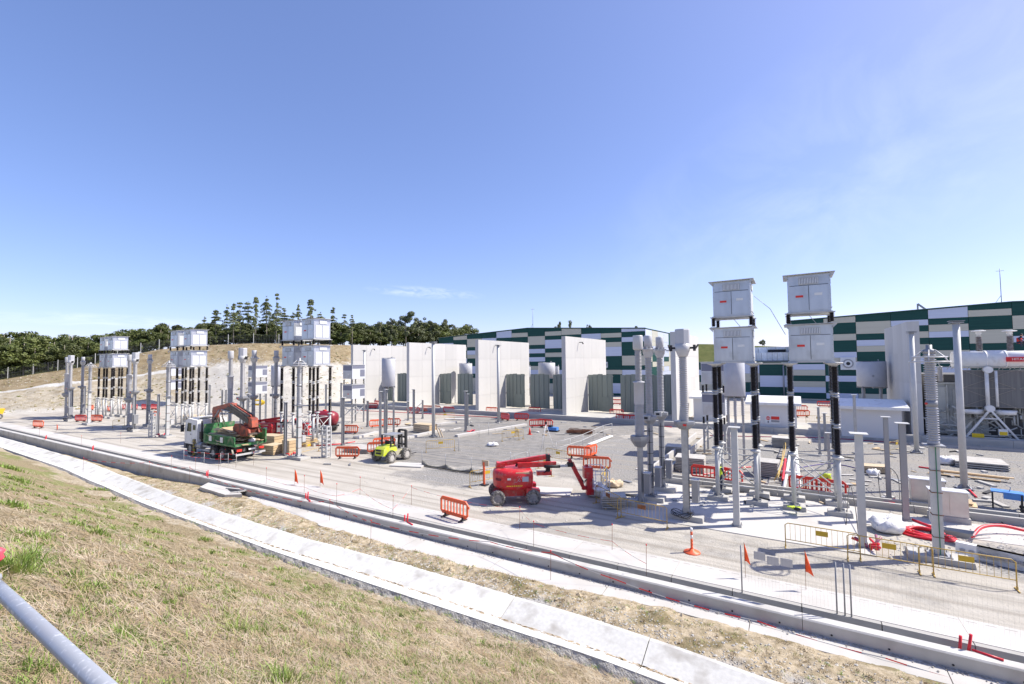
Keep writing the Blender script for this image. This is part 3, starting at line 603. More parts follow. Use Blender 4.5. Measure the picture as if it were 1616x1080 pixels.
# chain-link fence on the hilltop
fe = T('perimeter_fence', 'thin grey wire fence with posts along the top of the cut hillside', 'fence')
pts = [onridge(x, 1.5) for x in (-120, -60, -20, 12, 52, 91, 122, 150, 185, 222, 251, 285, 320, 360, 400, 440, 480, 520)]
pm = MB().box((0, 0, 1.2), (.1, .1, 2.6)).mesh('post', galvl)
for p in pts: piece('post', pm, fe, p[:3])
mb = MB()
for a, b in zip(pts, pts[1:]):
    for z in (.2, 1.1, 2.2): mb.beam((a[0], a[1], a[2]+z), (b[0], b[1], b[2]+z), .012)
    n = 16
    for i in range(n):
        q = i/n; X = a[0]+(b[0]-a[0])*q; Y = a[1]+(b[1]-a[1])*q; Z = a[2]+(b[2]-a[2])*q; mb.beam((X, Y, Z+.1), (X, Y, Z+2.2), .009)
mb.build('fence_wire', galvd, fe, kind='stuff')
# ------------------------------------------------------------------ halls
PC = {'G': GP, 'B': BP, 'W': WP}
def hall(name, label, Yf, Yr, eaves, cols, seq, side=None, loZ=0.):
    """eaves: polyline (X,z) of the roof edge; cols: X borders; seq: per column [(colour, z_bottom)...] from the top"""
    h = T(name, label, 'building', (0, 0, 0)); ez = lambda X: float(np.interp(X, [e[0] for e in eaves], [e[1] for e in eaves]))
    x0, x1 = eaves[0][0], eaves[-1][0]
    poly = [(x0+.1, -.1), (x1-.1, -.1)]+[(min(max(X, x0+.1), x1-.1), z-.15) for X, z in eaves[::-1]]
    MB().prism(poly, Yf+.14, Yr, 'y').build('wall', mat('hall_core', (.02, .08, .07), rough=.5), h)
    rf = [(x0-.15, eaves[0][1]-.12)]+[(X, z-.12) for X, z in eaves[1:-1]]+[(x1+.15, eaves[-1][1]-.12)]
    poly = rf+[(X, z+.17) for X, z in rf[::-1]]; MB().prism(poly, Yf-.12, Yr+.2, 'y').build('roof', GP, h)
    rl = [(X, z+.18) for X, z in rf]; MB().prism(rl+[(X, z+.05) for X, z in rl[::-1]], Yf-.16, Yf+.3, 'y').build('flashing', galvd, h)
    for i, s in enumerate(seq):
        a, b = cols[i]+.03, cols[i+1]-.03; ta, tb = ez(a)-.14, ez(b)-.14; zt = None
        knee = [(e[0], e[1]-.14) for e in eaves[1:-1] if a < e[0] < b]
        for c, zb in s:
            zb = max(zb, loZ); top = [(b, tb)]+knee[::-1]+[(a, ta)] if zt is None else [(b, zt), (a, zt)]
            MB().prism([(a, zb+.025), (b, zb+.025)]+top, Yf-.005, Yf+.13, 'y').build('cladding_panel', PC[c], h); zt = zb-.0
            if zb <= loZ: break
    return h
def zseq(Y, xc, lst, lo=0.):
    o = [(c, GY(xc, y, Y)[1]) for c, y in lst]; o.append(('G' if o[-1][0] != 'G' else 'W', o[-1][1]-1.15)); o.append(('G' if o[-1][0] != 'G' else 'B', 0)); return o
YC = 102.
cb = [692.5, 715.5, 737, 760.6, 783.5, 807.5, 833, 860, 886.5, 917.5, 948.5, 981, 1018]
cs = [[('G', 542), ('W', 549), ('G', 560), ('B', 570)], [('B', 536.7), ('G', 548), ('B', 554), ('G', 566), ('W', 574), ('G', 590)], [('G', 535), ('B', 548), ('G', 553.4), ('W', 560), ('B', 566), ('G', 578), ('W', 590)],
      [('G', 534), ('W', 545), ('G', 560), ('B', 572)], [('W', 533.5), ('G', 550), ('B', 560), ('W', 572)], [('G', 525.7), ('B', 532.4), ('G', 544.7), ('B', 558), ('G', 564), ('W', 578), ('G', 585)],
      [('G', 531), ('B', 544.7), ('G', 551), ('W', 558), ('G', 564), ('W', 571), ('G', 578), ('B', 584), ('W', 591), ('G', 605)], [('G', 523.3), ('B', 530), ('G', 536.3), ('W', 550), ('G', 556.8), ('B', 563.8), ('G', 584), ('W', 598)],
      [('B', 528.5), ('G', 545), ('W', 560), ('G', 575)], [('G', 527), ('W', 536), ('G', 552), ('B', 565), ('G', 580)], [('G', 526), ('B', 533), ('G', 540.3), ('B', 547.7), ('W', 562.3), ('G', 584), ('B', 591), ('G', 605), ('W', 621)],
      [('W', 523.5), ('G', 532), ('W', 539.6), ('G', 561.5), ('B', 577), ('G', 584), ('W', 598)]]
cX = [KX(x, YC, 545) for x in cb]
seq = [zseq(YC, (cb[i]+cb[i+1])/2, s) for i, s in enumerate(cs)]
ev = [(cX[0], GY(692.6, 534, YC)[1]), (GY(832.6, 518, YC)[0], GY(832.6, 518, YC)[1]), (cX[-1], GY(1018, 518, YC)[1])]
hc = hall('converter_hall', 'long hall with green, beige and silver patchwork cladding behind the concrete walls', YC, 152, ev, cX, seq)
xe = cX[-1]; zt = ev[-1][1]; R_ = random.Random(5)
for j in range(9):
    z = zt-.2; a = YC+.1+j*5.5
    while z > 0:
        hgt = min(z, R_.choice((1.2, 1.2, 2.4))); c = R_.choice('GBWGB')
        piece('cladding_panel', ubox(PC[c]), hc, (xe+.06, a+2.74, z-hgt/2), (.1, 5.44, hgt-.04)); z -= hgt
def mast(name, label, x, y0, y1, Y):
    X = KX(x, Y, y0); z0, z1 = GY(x, y0, Y)[1], GY(x, y1, Y)[1]; t_ = T(name, label, 'antenna', (X, Y, z0))
    MB().tube([(0, 0, -.3), (0, 0, z1-z0)], .05, 6).build('pole', galvd, t_); MB().beam((-.5, 0, z1-z0-.4), (.5, 0, z1-z0-.4), .05).beam((-.8, 0, -.2), (0, 0, 1.2), .05).build('crossbar', galvd, t_)
mast('roof_antenna', 'thin antenna mast on the roof ridge of the middle hall', 841, 518, 486, 108)
def fan(x, y, s, Y, par):
    X, z = GY(x, y, Y); MB().box((X, Y-.2, z), (s, .35, s)).build('fan_housing', cabw, par)
    MB().tube([(X, Y-.42, z), (X, Y-.6, z)], s*.36, 20).build('fan_cowl', galvd, par); MB().tube([(X, Y-.61, z), (X, Y-.64, z)], s*.27, 16).build('fan_ring', cabw, par); MB().tube([(X, Y-.65, z), (X, Y-.67, z)], s*.14, 12).build('fan_hub', dark, par)
fan(955, 576, 1.35, YC, hc)
YH = 106.
rb = [1246, 1301, 1352, 1407.5, 1467, 1530.5, 1600, 1673, 1750, 1832]
s8 = [('G', 500), ('B', 515), ('G', 540), ('W', 560), ('G', 580)]
rs = [[('G', 527), ('B', 540), ('G', 560), ('G', 575), ('W', 584), ('B', 593), ('G', 602), ('B', 611), ('W', 620)], [('B', 510), ('G', 527.7), ('B', 537.8), ('G', 556), ('W', 565), ('B', 574.5), ('G', 593.3), ('W', 602.7), ('G', 621), ('W', 630)],
      [('G', 507.4), ('B', 526.7), ('G', 536.6), ('W', 546), ('B', 555.3), ('G', 574.8), ('W', 583.7), ('G', 603), ('B', 612)], [('G', 505.5), ('W', 514.5), ('G', 524), ('B', 534), ('G', 544), ('B', 554), ('G', 565), ('W', 575), ('G', 590)],
      [('W', 502), ('G', 512), ('B', 523), ('W', 532.5), ('G', 553), ('B', 563.6), ('G', 580), ('W', 590)], [('G', 488.5), ('B', 499), ('G', 520.4), ('B', 542), ('G', 553), ('W', 565), ('G', 585)], [('G', 497), ('B', 519), ('G', 529.7), ('W', 540), ('G', 560), ('B', 572)], s8, s8]
rX = [KX(x, YH, 550) for x in rb]
seq = [zseq(YH, (rb[i]+rb[i+1])/2, s) for i, s in enumerate(rs)]
rd = GY(1598, 476.5, YH); ev = [(rX[0], GY(1247, 507, YH)[1]), rd, (rX[-1], 16.4)]
hr = hall('valve_hall', 'tall green, beige and silver panelled hall filling the right background', YH, 165, ev, rX, seq)
fan(1338, 574, 2.3, YH, hr)
mb = MB(); X, z = GY(1236, 577, YH-.3)
lX = [KX(x, YH+.3, 600) for x in (1100, 1146, 1199, 1246)]; lz = GY(1220, 571.5, YH+.3)[1]
sq = [[('G', 584), ('W', 593), ('G', 605), ('B', 620)], [('W', 590), ('B', 604), ('G', 620)], [('B', 575.5), ('G', 593), ('W', 611), ('G', 629)]]
sq = [zseq(YH+.3, 1220, s) for s in sq]
hl = hall('hall_annex', 'low flat-roofed annex with the same patchwork cladding, carrying metal roof ducts', YH+.3, 150, [(lX[0], lz), (lX[1], lz), (lX[-1]-.06, lz)], lX, sq)
mb = MB(); mb.tube([(X, YH-.05, z), (X, YH-.05, .3)], .14, 8); mb.tube([(X, YH-.05, z), (X+1.1, YH-.05, z+.5)], .14, 8); mb.build('downpipe', galvd, hl)
du = T('rooftop_cooler', 'row of bright sheet-metal air ducts standing on the roof of the low annex', 'air handling unit', (KX(1187, 110, 560), 110, lz+.1))
sk = mat('bright_sheet', (.55, .6, .68), (.65, .7, .78), rough=.35, metal=.5, rnd=.1)
for i in range(14): piece('duct_panel', ubox(sk), du, (.5+i*.95-2, 0, .95), (.9, 1.6, 1.75))
for i in range(8): piece('duct_panel', ubox(sk), du, (.6+i*1.65-2, 2.4, 2.4), (1.58, 1.8, 1.2))
MB().box((4.5, 1, 2.2), (3.2, .8, .5)).beam((-2, -1, .1), (11, -1, .1), .12).build('duct_frame', dark, du)
mast('roof_antenna', 'tall thin antenna mast on the roof ridge of the right hall', 1580.5, 477, 424, 112)
def crane_tip(x, y0, y1):
    Xa, za = GY(x, y0, 200); t_ = T('distant_crane', 'tip of a lattice crane jib just visible above the right hall roof', 'crane', (Xa, 200, 0)); z1 = GY(x, y1, 200)[1]
    MB().beam((-2, 0, z1), (10, 0, za-10), .5).beam((-2, 0, z1), (-2, 0, za-12), .4).build('jib', galvd, t_)
crane_tip(1461, 489, 479)
# ------------------------------------------------------------------ blast walls, plinth, screens
WX = [-71.1, -56.9, -42.4, -27.6, -12.9]
wd = ['first from the left, partly behind a grey cabinet stack', 'second from the left, behind a tall slim pole', 'third from the left, with a slim pole before its middle', 'fourth from the left, standing alone in the centre', 'fifth from the left, right behind the big-headed insulator column']
slabm = ubox(concw)
def bwall(X, Y0, Y1, th, label):
    w = T('blast_wall', 'tall pale concrete blast wall, '+label, 'wall', (X, Y0, 0), group='concrete blast walls'); D = Y1-Y0; hs = [2.7, 2.7, 2.9, 3.05]; z = 0
    MB().box((th/2, D/2, 5.66), (th-.04, D-.04, 11.3)).build('wall_core', concw, w)
    for h_ in hs:
        n = 5
        for k in range(n): piece('wall_panel', slabm, w, (th/2, D*(k+.5)/n, z+h_/2), (th, D/n-.02, h_-.03))
        z += h_
    return w
for X, d in zip(WX, wd):
    w = bwall(X, 59, 75.2, .6, d)
    MB().box((.95, 4.6, 10.6), (.5, .1, .1)).tube([(1.2, 4.6, 10.6), (1.35, 4.6, 10.35)], .09, 8).build('wall_bracket', dark, w)
bwall(9.5, 58, 71, .9, 'at the right, showing its shaded side')
pl = T('foundation_plinth', 'low concrete plinth wall running in front of all the blast walls', 'plinth', (0, 0, 0))
for x in np.arange(-74, 34, 3.0): piece('plinth_block', ubox(conc), pl, (x+1.5, 57.0, .3), (2.98, .5, .6)); 
for x in np.arange(-74, 8, 6.0): piece('plinth_slab', ubox(conc), pl, (x+3, 61.2, .16), (5.98, 7.8, .3))
SX = [(-70.45, -68.1), (-67.1, -57.0), (-56.25, KX(712, 67)), (KX(722, 67), KX(746, 67)), (-47.9, -42.5), (-41.75, KX(828, 67)), (KX(837, 67), KX(867, 67)), (KX(873, 67), -27.7), (-26.95, KX(967, 67)), (KX(979, 67), -13.0)]
sd = ['at the left, beside the first blast wall', 'left of the second blast wall', 'right of the second blast wall, with a door in it', 'narrow one left of the third blast wall', 'hidden edge one touching the third blast wall', 'right of the third blast wall', 'in the middle between third and fourth walls', 'just left of the fourth blast wall', 'wide, right of the fourth blast wall, with a door', 'left of the fifth blast wall, behind the insulator columns']
bd = MB().prism([(-.5, 0), (-.38, 0), (-.34, -.07), (.34, -.07), (.38, 0), (.5, 0), (.5, .03), (-.5, .03)], 0, 1, 'z').mesh('board', scr)
for i, ((a, b), d) in enumerate(zip(SX, sd)):
    s = T('metal_screen', 'grey-green ribbed metal screen '+d, 'screen', ((a+b)/2, 67, 0), group='ribbed metal screens'); n = max(2, round((b-a)/.78)); w_ = (b-a)/n
    for k in range(n): piece('board', bd, s, (a+(k+.5)*w_-(a+b)/2, 0, .3), (w_*.985, 1, 5.45+.06*((k*7) % 3)))
    MB().box((0, .12, 5.5), (b-a, .1, .15)).box((0, .12, 2.8), (b-a, .1, .12)).build('rail', galvd, s)
    if i in (2, 5, 8): xx = (b-a)*.22; MB().box((xx, -.09, 1.35), (1.15, .03, 2.2)).box((xx, -.10, 2.5), (1.25, .04, .05)).box((xx+.4, -.12, 1.35), (.16, .04, .05)).build('door', scr, s)
# huts
def hut(X0, X1, Y0, Y1, h_, label, ov=.45, drop=.35, sign=False):
    t_ = T('control_hut', label, 'hut', (X0, Y0, 0)); W, D = X1-X0, Y1-Y0
    MB().box((W/2, D/2, (h_-.1)/2), (W, D, h_-.1)).build('wall', stucco, t_)
    MB().prism([(-ov, h_-.1), (D*.5, h_+.45), (D+ov, h_-.1), (D+ov, h_+.18), (D*.5, h_+.75), (-ov, h_+.18)], -ov, W+ov, 'x').build('roof', white, t_)
    MB().box((W/2, D/2, .09), (W+.5, D+.5, .2)).build('footing', conc, t_)
    return t_
h1 = hut(-4.2, .15, 57.6, 62.5, 3.0, 'small white rendered hut with a red and white warning sign, between the two cabinet towers')
sx = KX(1219.5, 57.6, 670)+4.2; 
MB().box((sx, -.02, 1.33), (1.45, .03, .95)).build('sign_board', white, h1)
MB().box((sx+.25, -.045, 1.52), (.78, .01, .34)).build('sign_text_band', redb, h1); MB().box((sx+.25, -.045, 1.18), (.78, .01, .2)).build('sign_caption', galvd, h1)
MB().tube([(sx-.42, -.04, 1.48), (sx-.42, -.05, 1.48)], .2, 16).build('sign_disc', redb, h1); MB().box((sx-.42, -.056, 1.48), (.36, .01, .07)).build('sign_disc_bar', white, h1); MB().box((sx-.42, -.045, 1.08), (.1, .01, .2)).build('sign_symbol', dark, h1)
hut(3.9, 8.6, 56.6, 61.6, 3.0, 'white rendered hut with an overhanging pale roof, right of the second cabinet tower', ov=.55)
hut(-10.9, -7.6, 62, 67, 3.1, 'white rendered hut half hidden behind the left cabinet tower')
# concrete slab and kerbs of the near equipment bay, ducts in the yard
def slab(x0, x1, y0, y1, z, m, name='concrete_slab'): return structure(MB().box(((x0+x1)/2, (y0+y1)/2, z-.05), (x1-x0, y1-y0, .1)), name, m)
slab(-8.0, 2.6, 23.3, 30.5, .03, concl)
slab(2.6, 12, 27.6, 30.0, .02, concl)
kb = T('kerb_duct', 'low double concrete kerb running behind the near equipment slab', 'kerb')
for x in np.arange(-9, 14, 2.0):
    piece('kerb_block', ubox(conc), kb, (x+1, 30.9, .17), (1.98, .18, .34)); piece('kerb_block', ubox(conc), kb, (x+1, 31.75, .17), (1.98, .18, .34))
kd = T('cable_duct', 'concrete cable duct running away from the kerb towards the screens', 'cable duct')
for y in np.arange(32, 50, 2.0):
    piece('duct_block', ubox(concl), kd, (-8.6, y+1, .25), (.16, 1.98, .5)); piece('duct_block', ubox(concl), kd, (-7.5, y+1, .25), (.16, 1.98, .5))
k2 = T('cable_duct', 'long concrete duct edge crossing the grey yard in front of the central area', 'cable duct')
for i in range(14):
    a = G(560+i*0, 700); 
for (p, q) in (((600, 683), (720, 668)), ((560, 693), (600, 683)), ((720, 690), (830, 672)), ((610, 700), (700, 680))):
    a, b = G(*p), G(*q); n = max(1, int(math.dist(a, b)/2.5))
    for k in range(n):
        u0, u1 = k/n, (k+.98)/n; piece('kerb_block', ubox(concl), k2, (a[0]+(b[0]-a[0])*(u0+u1)/2, a[1]+(b[1]-a[1])*(u0+u1)/2, .12), (math.dist(a, b)*(u1-u0), .5, .24), (0, 0, ang(a, b)))
# pit with geotextile edge beside the asphalt
# ------------------------------------------------------------------ switchyard equipment
for y_ in (): pass
def foot(o, w=1.5, d=.75, h=.26): MB().box((0, 0, h/2+.01), (w, d, h), top=(.97, .95)).build('concrete_foot', conc, o)
def stiff(mb, z, r=.2, w=.03):
    for a in range(4): an = a*math.pi/2+.785; c, s = math.cos(an), math.sin(an); mb.add([(c*r*.5-s*w/2, s*r*.5+c*w/2, z), (c*r*1.6-s*w/2, s*r*1.6+c*w/2, z), (c*r*.5-s*w/2, s*r*.5+c*w/2, z+.28), (c*r*.5+s*w/2, s*r*.5-c*w/2, z), (c*r*1.6+s*w/2, s*r*1.6-c*w/2, z), (c*r*.5+s*w/2, s*r*.5-c*w/2, z+.28)], [(0, 1, 2), (3, 5, 4), (0, 3, 4, 1), (1, 4, 5, 2), (2, 5, 3, 0)])
def baseplate(o, z=.27, w=.55):
    mb = MB().box((0, 0, z+.02), (w, w, .04)); stiff(mb, z+.04, w*.3)
    for i in (-1, 1):
        for j in (-1, 1): mb.tube([(i*w*.4, j*w*.4, z), (i*w*.4, j*w*.4, z+.16)], .02, 6)
    mb.build('base_plate', galvd, o)
def post_round(o, r_, z0, z1, m=galv, n=8, r=.155): MB().lathe([(r, 0), (r, z1-z0)], n, (0, 0, z0), math.pi/8, smooth=False).build('support_post', m, o)
def post_round_old(o, r, z0, z1, m=galv, n=8): MB().lathe([(r, 0), (r, z1-z0)], n, (0, 0, z0), math.pi/8, smooth=False).build('support_post', m, o)
def flange(o, z0, z1, w, m=galvd):
    MB().lathe([(w*.28, 0), (w*.5, (z1-z0)*.55), (w*.52, (z1-z0)*.7), (w*.52, z1-z0)], 8, (0, 0, z0), math.pi/8, smooth=False).build('flange', m, o)
def ctrlbox(o, z=1.3, x=.42):
    b = MB().box((x-.06, 0, z), (.3, .42, 1.05)).build('control_box', galvd, o); MB().box((x-.06, 0, z+.54), (.36, .48, .04)).build('box_roof', galvl, b)
def mk_a():   # stacked instrument column
    o = root('instrument_column'); foot(o); baseplate(o); post_round(o, .19, .29, 3.2); flange(o, 3.2, 3.77, .95)
    MB().lathe(ribs(.215, .26, 3.77, 5.44, 22), 16).build('lower_insulator', porc, o)
    MB().lathe([(.23, 5.44), (.26, 5.5), (.26, 6.6), (.31, 6.62), (.31, 6.68), (.18, 6.7)], 20).build('middle_tank', drumm, o)
    MB().lathe(ribs(.15, .195, 6.7, 8.4, 22), 14).build('upper_insulator', porc, o)
    MB().lathe([(.17, 8.38), (.25, 8.42), (.265, 8.45), (.265, 9.14), (.25, 9.18)], 22).build('head_cap', porcl, o); ctrlbox(o); return o
def mk_b():   # breaker pole
    o = root('breaker_pole'); foot(o); baseplate(o); mb = MB().lathe([(.165, 0), (.165, 4.0)], 8, (0, 0, .29), math.pi/8, smooth=False); mb.build('support_post', galvd, o)
    mb = MB()
    for i in range(6): mb.lathe([(.173, 0), (.173, .03)], 8, (0, 0, .75+i*.62), math.pi/8, smooth=False)
    mb.box((0, -.165, 2.2), (.02, .02, 3.7)).build('straps', dark, o)
    flange(o, 4.28, 4.7, .8); j = MB().box((-.08, -.32, 4.62), (.44, .3, .26)).build('junction_box', galvl, o); MB().box((-.08, -.475, 4.62), (.2, .02, .12)).build('gauge', dark, j)
    MB().lathe(ribs(.16, .205, 4.7, 7.95, 36), 16).build('insulator', porc, o)
    MB().lathe([(.18, 7.95), (.2, 8.02), (.3, 8.2), (.32, 8.42), (.34, 8.43), (.34, 8.48)], 16).build('terminal_bowl', porcl, o)
    mb = MB().lathe([(.22, 8.48), (.22, 9.2), (.2, 9.23)], 18)
    for i in range(8): a = i*math.pi/4; mb.box((.27*math.cos(a), .27*math.sin(a), 8.54), (.05, .05, .12))
    mb.build('head_cylinder', drumm, o); MB().beam((.4, 0, 8.4), (1.0, 0, 8.4), .08).build('terminal', galvl, o); ctrlbox(o, 1.35, .46); return o
def mk_c():   # big-headed current transformer
    o = root('current_transformer'); foot(o, 1.6); baseplate(o, .27, .62); MB().ibeam(0, 0, .31, 4.45, .29, .29).build('support_post', galv, o)
    flange(o, 4.42, 4.8, .98); MB().box((.1, -.47, 4.66), (.16, .03, .1)).build('name_plate', redb, o)
    MB().lathe(ribs(.17, .215, 4.8, 7.97, 34), 16).build('insulator', porc, o)
    MB().lathe([(.2, 7.97), (.25, 8.05), (.34, 8.3), (.36, 8.62)], 20).build('terminal_bowl', porcl, o)
    MB().lathe([(.355, 8.6), (.355, 9.3), (.33, 9.36)], 8, rot=math.pi/8, smooth=False).build('head_tank', drumm, o)
    for s in (-1, 1): MB().tube([(s*.34, 0, 8.42), (s*.56, 0, 8.42)], .05, 8).box((s*.56, 0, 8.42), (.1, .22, .3)).beam((s*.56, -.14, 8.28), (s*.72, .12, 8.58), .06).build('terminal', dark, o)
    ctrlbox(o, 1.45, .5)
    mb = MB()
    for k in range(4): mb.tube([(-.15+.4*math.cos(t)*(1+.1*k), -.35+.25*math.sin(t), .3+.03*k+.12*math.sin(t*2+k)) for t in np.linspace(0, 6.2, 16)], .015, 5)
    mb.build('cable_coil', dark, o); return o
def mk_d():   # arrester with corona rings
    o = root('surge_arrester'); foot(o, 1.9, .95, .2); baseplate(o, .21, .7)
    MB().box((0, 0, 2.3), (.31, .31, 4.1), top=(.92, .92)).build('support_post', galvl, o)
    MB().box((.02, -.165, 2.3), (.028, .012, 4.1)).build('earth_strip', copper, o)
    mb = MB()
    for z in (.9, 1.75, 2.6, 3.45): mb.box((0, 0, z), (.34, .34, .025))
    mb.build('straps', rustp, o); MB().box((0, 0, 4.4), (.62, .62, .05)).build('flange', galvd, o); MB().box((0, .4, 1.6), (.28, .3, .5)).build('counter_box', galvl, o)
    MB().lathe([(.19, 4.43), (.19, 4.56)]+ribs(.15, .205, 4.58, 5.86, 14)+[(.18, 5.9)], 18).build('lower_insulator', porc, o)
    MB().lathe([(.185, 5.9), (.185, 6.14)], 18).build('joint_ring', galvd, o); MB().box((-.18, -.1, 6.02), (.07, .07, .07)).build('joint_mark', redb, o)
    MB().lathe([(.18, 6.14)]+ribs(.15, .205, 6.16, 7.95, 20)+[(.18, 7.98)], 18).build('upper_insulator', porc, o)
    MB().lathe([(.2, 7.98), (.2, 8.12), (.1, 8.16), (.1, 8.32)], 16).build('top_cap', galvd, o)
    for nm, R_, z in (('corona_ring', .62, 7.66), ('corona_ring', .52, 7.84)):
        MB().tube([(R_*math.cos(t), R_*math.sin(t), z) for t in np.linspace(0, 2*math.pi, 33)], .028, 8, cap=False).build(nm, porcl, o)
    mb = MB()
    for k in range(6): a = k*math.pi/3+.3; c, s = math.cos(a), math.sin(a); mb.tube([(.2*c, .2*s, 8.12), (.52*c, .52*s, 7.84), (.62*c, .62*s, 7.66)], .022, 6)
    mb.build('ring_struts', porcl, o); return o
PA, PB, PCC, PD = Proto(mk_a), Proto(mk_b), Proto(mk_c), Proto(mk_d)
def K(px_, Y): return (KX(px_, Y, 640), Y)
GA, GB, GC, GD = 'stacked instrument columns', 'breaker poles', 'big-headed current transformers', 'surge arresters with corona rings'
PA.at(G(1012, 800), 0, 'nearest stacked insulator column with round cap, directly right of the red lift', 'insulator column', GA)
for p, Y, d in ((363, 25.1, 'behind the cab of the green truck'), (203, 25.1, 'in the middle of the left yard'), (104, 25.1, 'leftmost column of the whole yard')):
    PA.at(K(p, Y), 0, 'stacked insulator column with round cap and mid-height tank, '+d, 'insulator column', GA)
PB.at(G(1028, 790), 0, 'ribbed breaker pole with cylinder head, second column right of the red lift', 'insulator column', GB)
PB.at(G(1046, 775), 0, 'ribbed breaker pole with cylinder head, third column right of the red lift and slightly farther', 'insulator column', GB)
for p, Y, d in ((400, 26.5, 'behind the truck crane'), (435, 28.7, 'just left of the twin-box towers behind the truck'), (235, 27.2, 'left of the middle-left cabinet towers'), (129, 27.4, 'third column from the left edge of the yard')):
    PB.at(K(p, Y), 0, 'grey breaker pole with cylinder head '+d, 'insulator column', GB)
PCC.at(G(1084, 820), 0, 'thick ribbed insulator column with a large faceted grey head, coiled cable at its foot', 'insulator column', GC)
for p, Y, d in ((382, 24.2, 'behind the truck crane, between two thinner columns'), (212, 24.2, 'near the middle of the left yard'), (110, 24.2, 'second column from the left edge of the yard')):
    PCC.at(K(p, Y), 0, 'insulator column with a large faceted head, '+d, 'insulator column', GC)
PD.at(G(1482, 884), 0, 'nearest grey surge arrester with pale double corona ring, at the right', 'surge arrester', GD)
for p, Y, d in ((472, 23.9, 'in front of the cabinet towers behind the truck'), (265, 24, 'left of the middle-left cabinet towers'), (141, 24, 'left of the farthest cabinet towers')):
    PD.at(K(p, Y), 0, 'surge arrester with corona rings '+d, 'surge arrester', GD)
# twin cabinet towers
def cabinet(o, W, D, z0, h, big=True):
    b = MB().box((0, 0, z0+h/2), (W, D, h)).build('cabinet', cab, o)
    for s in (-1, 1): MB().box((s*W*.22, -D/2-.012, z0+h*.37), (W*.425, .02, h*.66)).build('door', cab, b)
    mb = MB().box((W*.1*0, -D/2-.02, z0+h*.83), (W*.46, .03, h*.19)); mb.build('vent_frame', galvl, b)
    mb = MB()
    for i in range(12): mb.box((-W*.2+i*W*.0365, -D/2-.045, z0+h*.83), (W*.022, .02, h*.15))
    mb.build('louvres', cabw, b); MB().box((0, -D/2-.033, z0+h*.83), (W*.43, .012, h*.155)).build('vent_opening', louv, b)
    MB().box((0, -D/2-.026, z0+h*.37), (.018, .006, h*.66)).box((0, -D/2-.012, z0+h*.715), (W*.9, .006, .02)).build('door_gap', dark, b)
    for k in (-1, 1): MB().box((W/2+.012, k*D*.215, z0+h*.36), (.02, D*.38, h*.62)).build('door', cabw, b)
    MB().box((W/2+.03, D*.05, z0+h*.84), (.04, D*.45, h*.17)).build('vent_frame', cabw, b)
    MB().box((-W*.22, -D/2-.028, z0+h*.42), (.34, .01, .11)).build('maker_label', redb, b); MB().box((W*.22, -D/2-.028, z0+h*.46), (.34, .01, .13)).build('rating_label', white, b)
    MB().prism([(-W/2-.2, z0+h), (W/2+.2, z0+h+.02), (W/2+.2, z0+h+.05), (-W/2-.2, z0+h+.03)], -D/2-.22, D/2+.15, 'y').prism([(-W/2-.19, z0+h-.01), (-W/2, z0+h-.01), (-W/2, z0+h-.22)], -D/2-.2, -D/2-.17, 'y').prism([(W/2+.19, z0+h-.01), (W/2, z0+h-.01), (W/2, z0+h-.22)], -D/2-.2, -D/2-.17, 'y').build('cabinet_roof', galvl, b)
    MB().box((0, 0, z0-.05), (W+.12, D+.12, .08)).build('cabinet_floor', galvl, b)
    mb = MB()
    for i in range(9): mb.tube([(W/2+.02, -D*.4+i*D*.1, z0+h*.1), (W/2+.06, -D*.4+i*D*.1, z0+h*.1)], .015, 5)
    for i in range(8): mb.box((-W/2+.03, -D/2-.01, z0+.15+i*h*.12), (.02, .02, .02)).box((W/2-.03, -D/2-.01, z0+.15+i*h*.12), (.02, .02, .02))
    mb.build('bolts', galvd, b, kind='stuff')
def insul(o, x, y, z0, z1, r=.115, R=.175, n=None):
    n = n or int((z1-z0)/.075)
    MB().lathe(ribs(r, R, z0+.06, z1-.06, n), 12, (x, y, 0)).build('insulator', blk, o)
